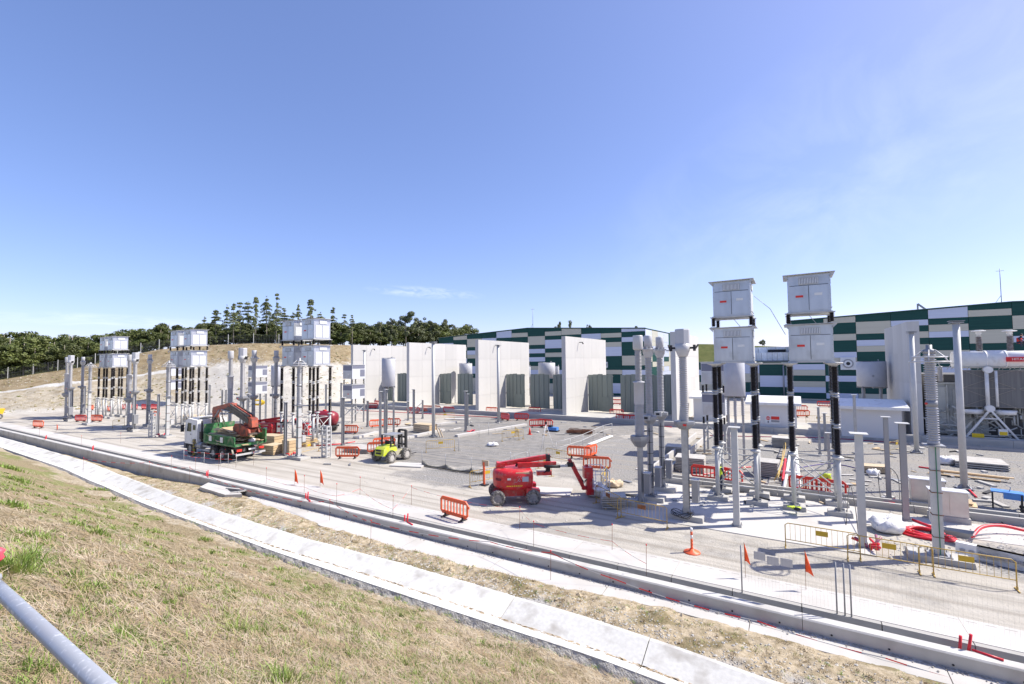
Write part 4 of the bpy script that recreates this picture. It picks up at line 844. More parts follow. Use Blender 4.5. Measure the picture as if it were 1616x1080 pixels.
def mk_tower():
    o = root('cabinet_tower'); W, D = 1.93, 1.85; lx, ly = .97, .93
    for x in (-lx, lx):
        for y in (-ly, ly):
            MB().lathe([(.11, 0), (.11, 2.58)], 12, (x, y, .26)).build('leg', galvl, o); 
            MB().box((x, y, .13), (1.05, .62, .24), top=(.96, .94)).build('concrete_foot', conc, o); mb = MB().box((x, y, .27), (.42, .42, .03))
            for a in range(4): an = a*math.pi/2; mb.beam((x+.1*math.cos(an), y+.1*math.sin(an), .28), (x+.2*math.cos(an), y+.2*math.sin(an), .28), .02, .2)
            mb.build('base_plate', galvd, o)
            MB().lathe([(.12, 2.78), (.26, 2.86), (.26, 2.9), (.14, 2.96)], 12, (x, y, 0)).build('leg_cap', galvl, o)
            for k in range(3):
                z0 = 2.95+k*1.56; insul(o, x, y, z0, z0+1.4)
                if k < 2: MB().lathe([(.1, z0+1.36), (.17, z0+1.38), (.17, z0+1.44), (.11, z0+1.46), (.11, z0+1.5), (.17, z0+1.52), (.17, z0+1.58), (.1, z0+1.6)], 12, (x, y, 0)).build('coupling', galv, o)
            MB().lathe([(.12, 7.42), (.17, 7.5), (.38, 7.58), (.38, 7.63)], 14, (x, y, 0)).build('shed_disc', galvl, o)
            insul(o, x*.98, y*1.0, 9.64, 10.22, .08, .125, 9); MB().box((x*.98, y, 9.64), (.3, .3, .04)).box((x*.98, y, 10.2), (.3, .3, .04)).build('bracket', galvl, o)
    mb = MB()
    for y in (-ly, ly):
        for z in (.9, 2.6): mb.tube([(-lx, y, z), (lx, y, z)], .032, 6)
        mb.tube([(-lx, y, .95), (lx, y, 2.55)], .032, 6); mb.tube([(-lx, y, 2.55), (lx, y, .95)], .032, 6)
    for x in (-lx, lx): mb.tube([(x, -ly, 2.6), (x, ly, 2.6)], .03, 6); mb.tube([(x, -ly, .95), (x, ly, 2.55)], .03, 6)
    mb.build('bracing', galvl, o)
    cabinet(o, W, D, 7.72, 1.87); cabinet(o, W-.04, D, 10.27, 1.93); MB().tube([(-.1, 0, 10.3), (.35, .1, 9.66)], .015, 5).build('earth_lead', galvl, o); return o
PT = Proto(mk_tower)
def atk(px_, yf): # right-front corner at pixel column
    return
TWR = [(-2.85, 29.35, 'left one of the nearest pair'), (.8, 29.4, 'right and taller one of the nearest pair'),
       (-40.5, 29.35, 'right one of the pair behind the truck'), (-43.75, 29.4, 'left one of the pair behind the truck'),
       (KX(301, 28.4)-1.1, 29.35, 'right one of the middle-left pair'), (KX(279, 28.4)-1.1, 29.4, 'left one of the middle-left pair'),
       (KX(177, 28.4)-1.1, 29.35, 'right one of the farthest pair at left'), (KX(163.6, 28.4)-1.1, 29.4, 'left one of the farthest pair at left')]
for x, y, d in TWR: PT.at((x, y), 0, 'two stacked grey cabinets on black insulators, '+d, 'cabinet tower', 'stacked cabinet towers')
tag(MB().tube([(-1.76, 29.0, 11.35), (-1.0, 29.15, 10.6), (-.31, 29.3, 9.15)], .016, 6).build('tie_rod', galvl), 'thin rod strung slanting between the upper left and lower right nearest cabinets', 'rod')
# small grey cabinet stacks
def mk_small():
    o = root('cabinet_stack'); W, D = 1.8, 2.1
    for x in (-.8, .8):
        for y in (-.95, .95):
            MB().ibeam(x, y, 0, 2.4, .14, .14, .02).build('leg', galv, o); insul(o, x, y, 2.42, 3.12, .07, .11, 8); insul(o, x, y, 5.02, 5.75, .07, .11, 8)
    for z0 in (3.2, 5.8):
        b = MB().box((0, 0, z0+.9), (W, D, 1.8)).build('cabinet', cabw, o)
        MB().box((0, -D/2-.015, z0+1.4), (W*.95, .02, .62)).build('vent_frame', louv, b); MB().box((W/2+.015, 0, z0+1.55), (.02, D*.95, .4)).box((W/2+.015, D*.3, z0+.75), (.02, D*.35, .9)).build('vent_frame', louv, b)
        MB().box((0, -D/2-.02, z0+.5), (W*.92, .02, .95)).build('door', cab, b); MB().box((.2, -D/2-.035, z0+.62), (.3, .01, .1)).build('rating_label', white if z0 > 5 else redb, b); MB().box((0, 0, z0+1.83), (W+.15, D+.15, .06)).build('cabinet_roof', galvl, b)
    mb = MB()
    for y in (-.95, .95): mb.beam((-.8, y, .9), (.8, y, 2.1), .05).beam((.8, y, .9), (-.8, y, 2.1), .05).beam((-.8, y, 2.2), (.8, y, 2.2), .06)
    for x in (-.8, .8): mb.beam((x, -.95, .9), (x, .95, 2.1), .05).beam((x, .95, .9), (x, -.95, 2.1), .05)
    mb.build('bracing', galvl, o); return o
PS = Proto(mk_small)
for x, y, d in ((-50.1, 42.1, 'in front of the first blast wall'), (-5.8, 43, 'half hidden behind the left nearest tower'), (KX(397, 42), 43, 'behind the breaker poles at the truck'), (KX(266, 42), 43, 'behind the middle-left arrester')):
    PS.at((x, y), 0, 'two small vented grey cabinets stacked on legs, '+d, 'cabinet stack', 'small vented cabinet stacks')
# reactors
def reactor(X, Y, r, z0, z1, legs, label, mark=False):
    o = T('reactor_drum', label, 'reactor', (X, Y, 0), group='air-core reactor drums')
    MB().lathe([(r*.96, z0), (r, z0+.03), (r, z1-.03), (r*.96, z1)], 36).build('drum', drumm, o)
    mb = MB()
    for k in range(8): a = k*math.pi/4; mb.beam((0, 0, z1+.05), (r*math.cos(a), r*math.sin(a), z1+.05), .05, .08); mb.beam((0, 0, z0-.08), (r*1.02*math.cos(a), r*1.02*math.sin(a), z0-.08), .08, .14)
    mb.tube([(r*.5, 0, z1+.05), (r*.5, .3, z1+.25)], .05, 6); mb.build('spider', galvd, o)
    for k in range(legs):
        a = k*2*math.pi/legs+.6; x, y = r*.8*math.cos(a), r*.8*math.sin(a); zi = z0-.15-min(1.4, z0*.35)
        MB().lathe(ribs(.09, .14, zi, z0-.15, 10), 10, (x, y, 0)).build('insulator', porc, o); MB().ibeam(x, y, 0, zi, .16, .16, .02).build('leg', galv, o)
    if mark: MB().tube([(0, -r-.005, (z0+z1)/2-.16), (0, -r-.015, (z0+z1)/2-.16)], .15, 4).build('mark', galvd, o)
    return o
reactor(-3.95, 40, .74, 5.0, 7.62, 3, 'slender grey reactor cylinder on braced posts between the two nearest cabinet towers')
reactor(KX(613, 38), 38, .74, 5.17, 8.33, 3, 'tall grey reactor cylinder on slim posts in front of the first blast wall')
reactor(KX(437, 38), 38, .74, 4.9, 7.6, 3, 'grey reactor cylinder half hidden behind a breaker pole, above the truck bed')
reactor(KX(1375.5, 68), 68, 1.42, 4.55, 7.42, 4, 'wide grey reactor drum standing above the roof of the right hut', True)
reactor(KX(735, 72), 72, 1.25, 5.0, 7.6, 4, 'grey reactor drum looking over the screen left of the third blast wall')
reactor(KX(863, 74), 74, 1.5, 5.0, 7.6, 4, 'grey reactor drum looking over the middle screens, left of the fourth blast wall')
for x, d in ((834, 'left of the drum behind the middle screens'), (879, 'right of the drum behind the middle screens')):
    reactor(KX(x, 76), 76, .42, 5.0, 6.9, 3, 'small grey cylinder on posts, '+d)
# plain posts
def mkpost(h, w, m, cap=.46, square=False):
    def f():
        o = root('steel_post'); mb = MB()
        if square: mb.box((0, 0, h/2), (w, w, h))
        else: mb.ibeam(0, 0, .02, h-.03, w, w, .025)
        mb.build('shaft', m, o); MB().box((0, 0, h), (cap, cap, .035)).build('cap_plate', galvl, o); baseplate(o, .02, w*1.6); return o
    return f
PG = 'free-standing steel posts with cap plates'
def posts(lst, h, w, m, **k):
    P_ = Proto(mkpost(h, w, m, **k))
    for (x, y, d) in lst: P_.at(G(x, y), 0, 'steel post with cap plate, '+d, 'steel post', PG)
posts([(1362, 864, 'pale, nearest one, rising from red and purple conduits')], 4.68, .27, galvl, cap=.62, square=True)
posts([(1163, 831, 'pale and square, in front of the left nearest cabinet tower')], 4.62, .27, galvl, cap=.5, square=True)
posts([(1403, 789, 'grey, with a black cable loop round it'), (541, 703, 'left of the lime loader'), (450, 719, 'standing by the wooden crates behind the truck'), (735, 681, 'with red conduits at its foot, in the central yard'), (653, 673, 'before the second blast wall'), (113, 658, 'plain one beside the leftmost columns'), (232, 671, 'between the left insulator columns'), (133, 653, 'far left, behind the third column'), (249, 686, 'with red pipes round its foot, left yard')], 4.55, .21, galvd, cap=.42)
posts([(1430, 822, 'grey, right behind the white bulk bag')], 4.66, .25, galvd, cap=.52)
posts([(1352, 727, 'slim one in front of the right hut'), (600, 699, 'left one of a close pair above the lime loader'), (609, 690, 'right one of a close pair above the lime loader'), (514, 665, 'far one right of the cabinet towers behind the truck'), (538, 659, 'far one left of the small cabinet stack'), (330, 664, 'far one right of the middle-left towers')], 5.02, .18, galv, cap=.36)
posts([(1294, 719, 'taller of a pair right of the signed hut'), (738, 672, 'pale one close behind the post with red conduits'), (350, 655, 'short far one before the pale rock slope'), (356, 655, 'short far one beside its twin before the rock slope'), (410, 668, 'behind the crane jib'), (419, 668, 'behind the crane jib, right twin'), (390, 668, 'between breaker poles behind the crane')], 3.9, .17, galv, cap=.34)
posts([(1303, 712, 'shorter of a pair right of the signed hut'), (580, 674, 'short one below the small cabinet stack')], 3.2, .19, galvd, cap=.4)
posts([(1309, 742, 'very short one near the nearest tower'), (644, 664, 'short left one of a braced pair in the yard'), (667, 661, 'short right one of a braced pair in the yard')], 2.6, .17, galv, cap=.38)
tag(MB().beam((G(644, 664)[0], G(644, 664)[1], .8), (G(667, 661)[0], G(667, 661)[1], 2.3), .08).build('brace_bar', galv), 'diagonal brace between the two short posts before the second blast wall', 'brace')
def mkpole():
    o = root('tall_pole'); MB().lathe([(.175, 0), (.175, 9.9)], 12, (0, 0, .05)).build('shaft', galvl, o); MB().box((0, 0, 9.92), (.62, .5, .05)).box((0, 0, 10.02), (.7, .55, .03)).box((0, 0, 9.97), (.3, .25, .1)).build('cap_plate', galvd, o); baseplate(o, .05, .75); return o
PP = Proto(mkpole)
for (x, y, d) in ((1522, 772, 'nearest one, at the right in front of the transformer'), (1447, 715, 'in front of the right blast wall'), (684, 690, 'before the second blast wall, with timber props at its foot'), (787, 667, 'before the third blast wall')):
    PP.at(G(x, y), 0, 'very tall pale round pole, '+d, 'pole', 'tall round poles')
PP.at(G(575, 553, 10)+(0,), 0, 'very tall pale round pole rising behind the small cabinet stack', 'pole', 'tall round poles')
# lattice posts
def mklat():
    o = root('lattice_post')
    for x in (-.3, .3):
        for y in (-.2, .2): MB().box((x, y, 1.3), (.09, .09, 2.6)).build('upright', galvl, o)
    mb = MB()
    for i in range(8):
        z = .12+i*.35
        for y in (-.2, .2): mb.box((0, y, z), (.52, .03, .12))
        for x in (-.3, .3): mb.box((x, 0, z), (.03, .32, .12))
    mb.build('rungs', galvl, o); return o
PL = Proto(mklat)
for (x, y, d) in ((515, 722, 'nearest one, by the dusty road right of the truck'), (240, 690, 'left of the truck cab'), (154, 655, 'far left, before the farthest cabinet towers')): PL.at(G(x, y), 0, 'short ladder-like steel lattice post, '+d, 'lattice post', 'lattice posts')
# ------------------------------------------------------------------ transformer at right
tf = T('power_transformer', 'huge pale grey power transformer with a white conservator drum and dark radiator bank', 'transformer', (10.6, 58.5, 0))
MB().box((3.0, 4.2, 2.9), (3.6, 5, 4.8)).box((1.6, 1.62, 3.0), (.9, .2, 4.0)).box((3.0, 1.62, 3.0), (1.2, .16, 3.6)).box((3.0, 4.2, 5.35), (4.0, 5.4, .15)).build('tank', cream, tf)
mb = MB()
for i in range(4): mb.box((1.0+i*.95, 1.55, 3.0), (.12, .3, 4.4))
mb.build('tank_ribs', cream, tf)
cx = KX(1522, 57)-10.6
rad = MB().box((cx+3.9, .8, 4.95), (7.4, .9, 3.4)).build('radiator_bank', mat('radiator', (.12, .12, .12), (.17, .17, .165), rough=.6, scale=1, stretch=(8, 8, .3), rnd=.0), tf)
mb = MB()
for k in range(2):
    x0 = cx+.25+k*3.75
    for z in (3.3, 5.0, 6.6): mb.beam((x0, .33, z), (x0+3.5, .33, z), .03)
    for z in (3.3, 5.0): mb.beam((x0, .32, z), (x0+3.5, .32, z+1.65), .025).beam((x0, .32, z+1.65), (x0+3.5, .32, z), .025)
mb.build('wire_brace', mat('wire_tan', (.35, .32, .28)), rad)
zc = GY(1560, 568, 57)[1]; r_ = .78
MB().tube([(cx-.3, .6, zc), (cx+9.5, .6, zc)], r_, 36).build('conservator', white, tf)
for i, x in enumerate((cx+1.85, cx+3.15, cx+5.6)): MB().tube([(x, .6, zc), (x+.1, .6, zc)], r_+.05, 36).build('drum_ring', white, tf)
lx0 = KX(1597, 57.0-.0)-10.6
lb = MB().box((lx0+.95, -.44, zc+.02), (1.9, .04, .42)).build('maker_sign', mat('sign_red', (.55, .01, .02), rough=.4), tf)
def text(s, size, loc, rot, m, parent, name='lettering'):
    c = bpy.data.curves.new(name, 'FONT'); c.body = s; c.size = size; c.extrude = .004; c.align_x = 'CENTER'; c.align_y = 'CENTER'
    o = bpy.data.objects.new(name, c); COL.objects.link(o); bpy.context.view_layer.update(); me = bpy.data.meshes.new_from_object(o); bpy.data.objects.remove(o)
    me.materials.clear(); me.materials.append(m); o = bpy.data.objects.new(name, me); COL.objects.link(o); o.parent = parent; o.location = loc; o.rotation_euler = rot; return o
text('HITACHI', .3, (lx0+.95, -.466, zc+.02), (math.pi/2, 0, 0), white, lb)
for k, xp in enumerate((1548, 1597)):
    x = KX(xp, 60)-10.6; MB().lathe(ribs(.17, .25, 7.2, 9.75, 22), 14, (x, 1.5, 0)).build('bushing', rustw, tf)
    zt_ = GY(xp, 522, 60)[1]; MB().lathe([(.14, 9.75), (.14, zt_-.35), (.22, zt_-.3), (.2, zt_-.12), (.5, zt_-.06), (.5, zt_), (.2, zt_+.05)], 16, (x, 1.5, 0)).build('bushing_cap', white, tf)
x = KX(1484, 60)-10.6; MB().lathe(ribs(.16, .24, 5.5, 7.0, 12), 12, (x, 1.5, 0)).build('bushing', porc, tf)
mb = MB()
for i in range(34):
    q = cx-2.2+i*.35; mb.beam((q, .2+.3*(i % 2), 6.72), (q+(.3 if i % 3 else -.2), .3, 7.1+.25*(i % 3 == 0)), .05)
mb.beam((cx-2, .1, 7.3), (cx+9, .1, 7.3), .05).beam((cx-2, .1, 6.95), (cx+9, .1, 6.95), .05); mb.build('top_pipework', cream, tf)
ax = KX(1565, 57.5)-10.6
for yy in (-.2, 1.6):
    mb = MB().beam((ax, yy, 3.1), (ax-1.75, yy, .45), .19, .14).beam((ax, yy, 3.1), (ax+1.75, yy, .45), .19, .14).beam((ax-1.7, yy, .55), (ax+1.7, yy, .55), .11).beam((ax-.45, yy, 2.3), (ax+.45, yy, 2.3), .1); mb.build('a_frame', white, tf)
for dx in (0, .62): MB().tube([(ax-.1+dx, -.15, 6.6), (ax-.1+dx, -.15, 3.4)], .14 if dx == 0 else .1, 12).build('oil_pipe', white, tf)
for z in (3.2, 6.7): MB().tube([(ax, -.4, z), (ax, .2, z)], .3, 20).build('valve_flange', white, tf)
for xp, w in ((1538, 1.35), (1590, 1.35), (1525, .7)):
    x = KX(xp, 58)-10.6; MB().lathe([(w*.56, 2.65), (w*.6, 3.05)], 24, (x, .6, 0)).build('fan_ring', white, tf)
MB().box((ax+.7, -.5, 1.15), (.6, .03, .55)).build('warning_sign', white, tf); MB().box((ax+.7, -.52, 1.05), (.5, .02, .3)).build('warning_band', mat('warn_yellow', (.8, .55, .03)), tf); MB().box((ax-.95, -.5, .75), (.8, .03, .38)).build('warning_band', MATS['warn_yellow'], tf)
mb = MB(); Rr = random.Random(3)
for i in range(150):
    x0 = Rr.uniform(.3, cx+8.5); z0 = Rr.uniform(.3, 2.8); y0 = Rr.uniform(.2, 1.8); d = Rr.choice(((1, 0, 0), (0, 0, 1), (.7, 0, .7), (-.6, 0, .8))); l_ = Rr.uniform(.4, 1.9)
    mb.tube([(x0, y0, z0), (x0+d[0]*l_, y0, max(.1, z0+d[2]*l_*.6))], Rr.uniform(.03, .08), 6)
mb.build('pipework', cream, tf, kind='stuff')
MB().box((5, -.9, .25), (26, .25, .7)).build('bund_wall', conc, tf)
MB().box((cx+4, 6, 3.2), (12, 8, 6.0)).build('rear_tank', mat('dark_steel', (.1, .1, .1)), tf)  # one even dark grey on the box behind the radiators
# ------------------------------------------------------------------ vehicles
def wheel(par, x, y, z, r, w, rimm, name='wheel', tm=tyre, ax='y'):
    o = bpy.data.objects.new(name, None); COL.objects.link(o); o.parent = par; o.location = (x, y, z); o.empty_display_size = .1
    prof = [(r*.55, -w/2), (r*.9, -w/2), (r, -w*.36), (r, w*.36), (r*.9, w/2), (r*.55, w/2), (r*.5, w*.3), (r*.5, -w*.3)]
    mb = MB().lathe(prof, 28)
    for k in range(22):
        a = k*2*math.pi/22
        for s in (-1, 1): mb.box((r*1.0*math.cos(a+s*.06), r*1.0*math.sin(a+s*.06), s*w*.24), (r*.07, r*.12, w*.42), a)
    t_ = mb.build('tyre', tm, o); t_.rotation_euler = (math.pi/2, 0, 0)
    m2 = MB().lathe([(r*.56, -w*.42), (r*.5, -w*.3), (r*.46, -w*.1), (r*.3, -w*.05), (r*.2, -w*.2), (r*.1, -w*.22), (r*.1, w*.22), (r*.2, w*.2), (r*.3, w*.05), (r*.46, w*.1), (r*.5, w*.3), (r*.56, w*.42)], 24)
    t2 = m2.build('rim', rimm, o); t2.rotation_euler = (math.pi/2, 0, 0); return o
rimg = mat('rim_grey', (.38, .38, .38), (.5, .49, .46), rough=.6, scale=4)
# truck: local +X = rear of the vehicle (cab at -X)
tk = T('crane_truck', 'green flatbed truck with white cab and orange-red loader crane, loaded with boards', 'truck', (-42.4, 21.55, 0))
cabx = -3.73
c = MB().prism([(-1.15, .95), (1.0, .95), (1.0, 3.05), (-.6, 3.12), (-1.0, 2.95), (-1.22, 1.9)], -1.22, 1.22, 'y'); co = c.build('cab', white, tk, (cabx+1.15, 0, 0))
MB().prism([(-.78, 2.02), (-.02, 2.02), (-.02, 2.75), (-.62, 2.75)], -1.235, -1.222, 'y').prism([(-.78, 2.02), (-.02, 2.02), (-.02, 2.75), (-.62, 2.75)], 1.222, 1.235, 'y').build('side_window', glass, co)
MB().prism([(-1.235, 1.95), (-1.06, 2.78), (-1.04, 2.78), (-1.2, 1.95)], -1.05, 1.05, 'y').build('windscreen', glass, co)
MB().box((.5, -1.235, 2.4), (.42, .02, .42)).build('rear_window', glass, co)
MB().prism([(-.85, 1.05), (.08, 1.05), (.08, 1.95), (-.85, 1.95)], -1.24, -1.222, 'y').build('door', white, co); MB().box((-.05, -1.26, 1.8), (.14, .03, .05)).build('handle', dark, co)
MB().box((-1.2, -1.4, 2.25), (.1, .25, .6)).beam((-1.1, -1.2, 2.5), (-1.2, -1.38, 2.5), .04).build('mirror', dark, co); MB().box((-1.2, 1.4, 2.25), (.1, .25, .6)).build('mirror', dark, co)
MB().box((-1.15, 0, .75), (.35, 2.4, .5)).build('bumper', mat('bumper_grey', (.12, .12, .13)), co); MB().prism([(-1.0, 3.1), (.4, 3.06), (.9, 3.3), (-.2, 3.25)], -.9, .9, 'y').build('roof_deflector', white, co)
MB().box((.5, -.45, .95), (7.6, .16, .28)).box((.5, .45, .95), (7.6, .16, .28)).build('chassis', mat('chassis', (.08, .08, .08), (.16, .15, .14), rough=.8), tk)
MB().tube([(-1.9, -1.0, .9), (-.9, -1.0, .9)], .3, 16).build('fuel_tank', galv, tk); MB().box((-.2, -1.15, .95), (1.1, .04, .1)).box((-.2, -1.15, .6), (1.1, .04, .1)).build('side_guard', galvl, tk)
for x in (-2.9, 1.0, 2.45):
    for s in (-1, 1): wheel(tk, x, s*(1.02 if x < 0 else .95), .52, .52, .34 if x < 0 else .55, rimg, tm=mat('truck_tyre', (.03, .03, .03), (.08, .075, .07), rough=.9, scale=6))
mb = MB()
for x in (1.0, 2.45):
    mb.tube([(x+.62*math.cos(a), -1.1, .55+.62*math.sin(a)) for a in np.linspace(.1, 3.04, 10)], .035, 5)
mb.build('mudguard', dark, tk)
bx0, bx1 = -.35, 4.35
MB().box(((bx0+bx1)/2, 0, 1.3), (bx1-bx0, 2.45, .12)).build('bed_floor', green, tk)
for s in (-1, 1):
    b = MB().box(((bx0+bx1)/2, s*1.22, 1.68), (bx1-bx0, .06, .72)).build('side_board', green, tk); mb = MB()
    for i in range(22): mb.box((bx0+.2+i*(bx1-bx0-.4)/21, s*1.265, 1.68), (.07, .04, .62))
    mb.box(((bx0+bx1)/2, s*1.27, 2.0), (bx1-bx0, .05, .08)).box(((bx0+bx1)/2, s*1.27, 1.36), (bx1-bx0, .05, .08)); mb.build('board_ribs', green, b)
    if s < 0:
        for x in (.75, 2.5): MB().box((x, -1.30, 1.7), (.42, .01, .42)).build('white_marking', white, b)
MB().box((bx0-.05, 0, 2.05), (.1, 2.5, 1.5)).build('headboard', green, tk)
MB().box((bx1+.02, 0, 1.36), (.08, 2.5, .2)).box((bx1-.05, 1.2, 1.9), (.5, .1, 1.1)).build('tail_rim', green, tk)
MB().box((bx1-1.9, 1.2, 2.45), (2.6, .08, .1)).box((bx1-1.9, 1.2, 2.7), (2.4, .06, .08)).box((bx1-3, 1.2, 2.55), (.08, .08, .4)).box((bx1-.8, 1.2, 2.55), (.08, .08, .4)).build('far_rail', green, tk)
MB().box((bx1+.1, 0, .62), (.1, 2.4, .14)).build('rear_bumper', galvl, tk); MB().box((bx1+.06, -.9, .95), (.06, .4, .18)).box((bx1+.06, .9, .95), (.06, .4, .18)).build('tail_light', redb, tk); MB().box((bx1+.06, .1, .95), (.04, .52, .12)).build('number_plate', white, tk)
for s in (-1, 1):
    MB().box((-1.9, s*1.2, 1.25), (.25, .35, .35)).box((-1.9, s*1.3, .6), (.14, .14, 1.1)).box((-1.9, s*1.3, .03), (.36, .36, .06)).build('outrigger', mat('outrigger', (.12, .11, .1), (.4, .3, .03), rough=.7, scale=7, mixpos=(.5, .52)), tk)
MB().tube([(-1.35, -.95, 1.2), (-1.35, -.95, 3.0)], .07, 8).build('exhaust', dark, tk)
kr = bpy.data.objects.new('loader_crane', None); COL.objects.link(kr); kr.parent = tk; kr.location = (-1.0, 0, 0)
MB().box((0, 0, 1.5), (.7, 1.6, .8)).box((0, 0, 2.4), (.45, .45, 1.6)).build('crane_base', mat('crane_dark', (.05, .05, .05), (.12, .1, .08), rough=.6, scale=4), kr)
MB().prism([(-.22, 2.5), (.15, 2.5), (.12, 3.75), (-.02, 4.1), (-.3, 4.0)], -.18, .18, 'y').build('mast', crane, kr)
MB().prism([(-.3, 3.7), (.05, 3.55), (1.3, 3.95), (2.5, 4.0), (3.1, 3.9), (3.35, 4.2), (2.9, 4.55), (2.3, 4.55), (1.2, 4.35), (-.15, 4.12)], -.2, .2, 'y').build('main_boom', crane, kr)
MB().prism([(1.7, 4.0), (2.6, 3.7), (2.9, 4.0), (2.4, 4.3)], -.24, .24, 'y').build('knuckle', MATS['crane_dark'], kr)
MB().beam((2.7, -.1, 4.1), (5.5, -.1, 3.2), .38, .42).build('jib', MATS['crane_dark'], kr)
for k in range(3): MB().beam((2.9, -.34+k*.25, 4.45), (5.6, -.34+k*.25, 3.62), .11).build('jib_extension', (MATS['crane_dark'], crane, MATS['crane_dark'])[k], kr)
MB().prism([(5.3, 3.6), (5.95, 3.45), (6.05, 2.75), (5.5, 2.6)], -.26, .26, 'y').build('jib_head', crane, kr)
g = MB()
for s in (-1, 1): g.prism([(3.6, 2.6), (3.9, 2.95), (4.6, 3.0), (5.9, 2.6), (6.0, 2.3), (5.4, 2.0), (4.2, 2.05), (3.7, 2.3)], s*.4-.08, s*.4+.08, 'y')
g.prism([(3.9, 2.75), (5.8, 2.55), (5.7, 2.2), (4.3, 2.15)], -.34, .34, 'y'); g.build('clamshell_grab', mat('grab', (.42, .08, .04), (.09, .04, .03), rough=.6, scale=3), kr)
MB().beam((3.7, 0, 2.4), (5.9, 0, 2.2), .9, .12).build('grab_teeth', MATS['crane_dark'], kr)
MB().tube([(.1, -.25, 3.1), (1.0, -.28, 3.9)], .06, 8).tube([(1.4, -.27, 3.95), (2.8, -.27, 3.85)], .055, 8).tube([(.1, .3, 2.7), (-.1, .32, 3.8), (.8, .3, 4.3), (2.4, .28, 4.62)], .025, 5).build('hydraulics', galvd, kr)
mb = MB(); Rr = random.Random(31)
for i in range(14): y0 = Rr.uniform(-.7, .7); mb.tube([(-.55+Rr.uniform(-.2, .2), y0, 1.5), (-.5+Rr.uniform(-.3, .3), y0+.1, 2.1+Rr.uniform(-.3, .6)), (-.6+Rr.uniform(-.2, .3), y0*.5, 2.9+Rr.uniform(-.2, .6))], .03, 5)
mb.box((-.62, .0, 2.0), (.12, 1.9, 1.1)).box((-1.5, -.9, 1.75), (.3, .3, .6)).box((-1.45, .7, 1.8), (.4, .5, .8)).build('machinery', MATS['crane_dark'], tk)
# boards in the bed are loose loads: one top-level pile, boards as parts
bp = T('board_pile', 'untidy pile of used formwork boards and planks lying on the truck bed', 'timber pile', (-42.4+2.0, 21.5, 1.37)); Rr = random.Random(11)
for i in range(80):
    z = .04+.0165*i*.75; L_ = Rr.uniform(1.2, 3.0); x = Rr.uniform(-1.3, 1.3) if i < 40 else Rr.uniform(-1.5, .4); w = Rr.choice((.2, .3, .5, .9))
    piece('board', ubox(woodp if Rr.random() < .6 else wood), bp, (x, Rr.uniform(-.6, .6), z*(1 if abs(x) < 1 else .75)), (L_, w, .04), (Rr.uniform(-.05, .05), Rr.uniform(-.1, .1), Rr.uniform(-.5, .5)))
tag(MB().lathe([(.05, 0), (.3, .08), (.28, .25), (.1, .35)], 9, smooth=True).build('rubble_sack', whitep, loc=(-42.4+4.0, 21.9, 1.4)), 'small white sack lying at the rear corner of the truck bed', 'sack')
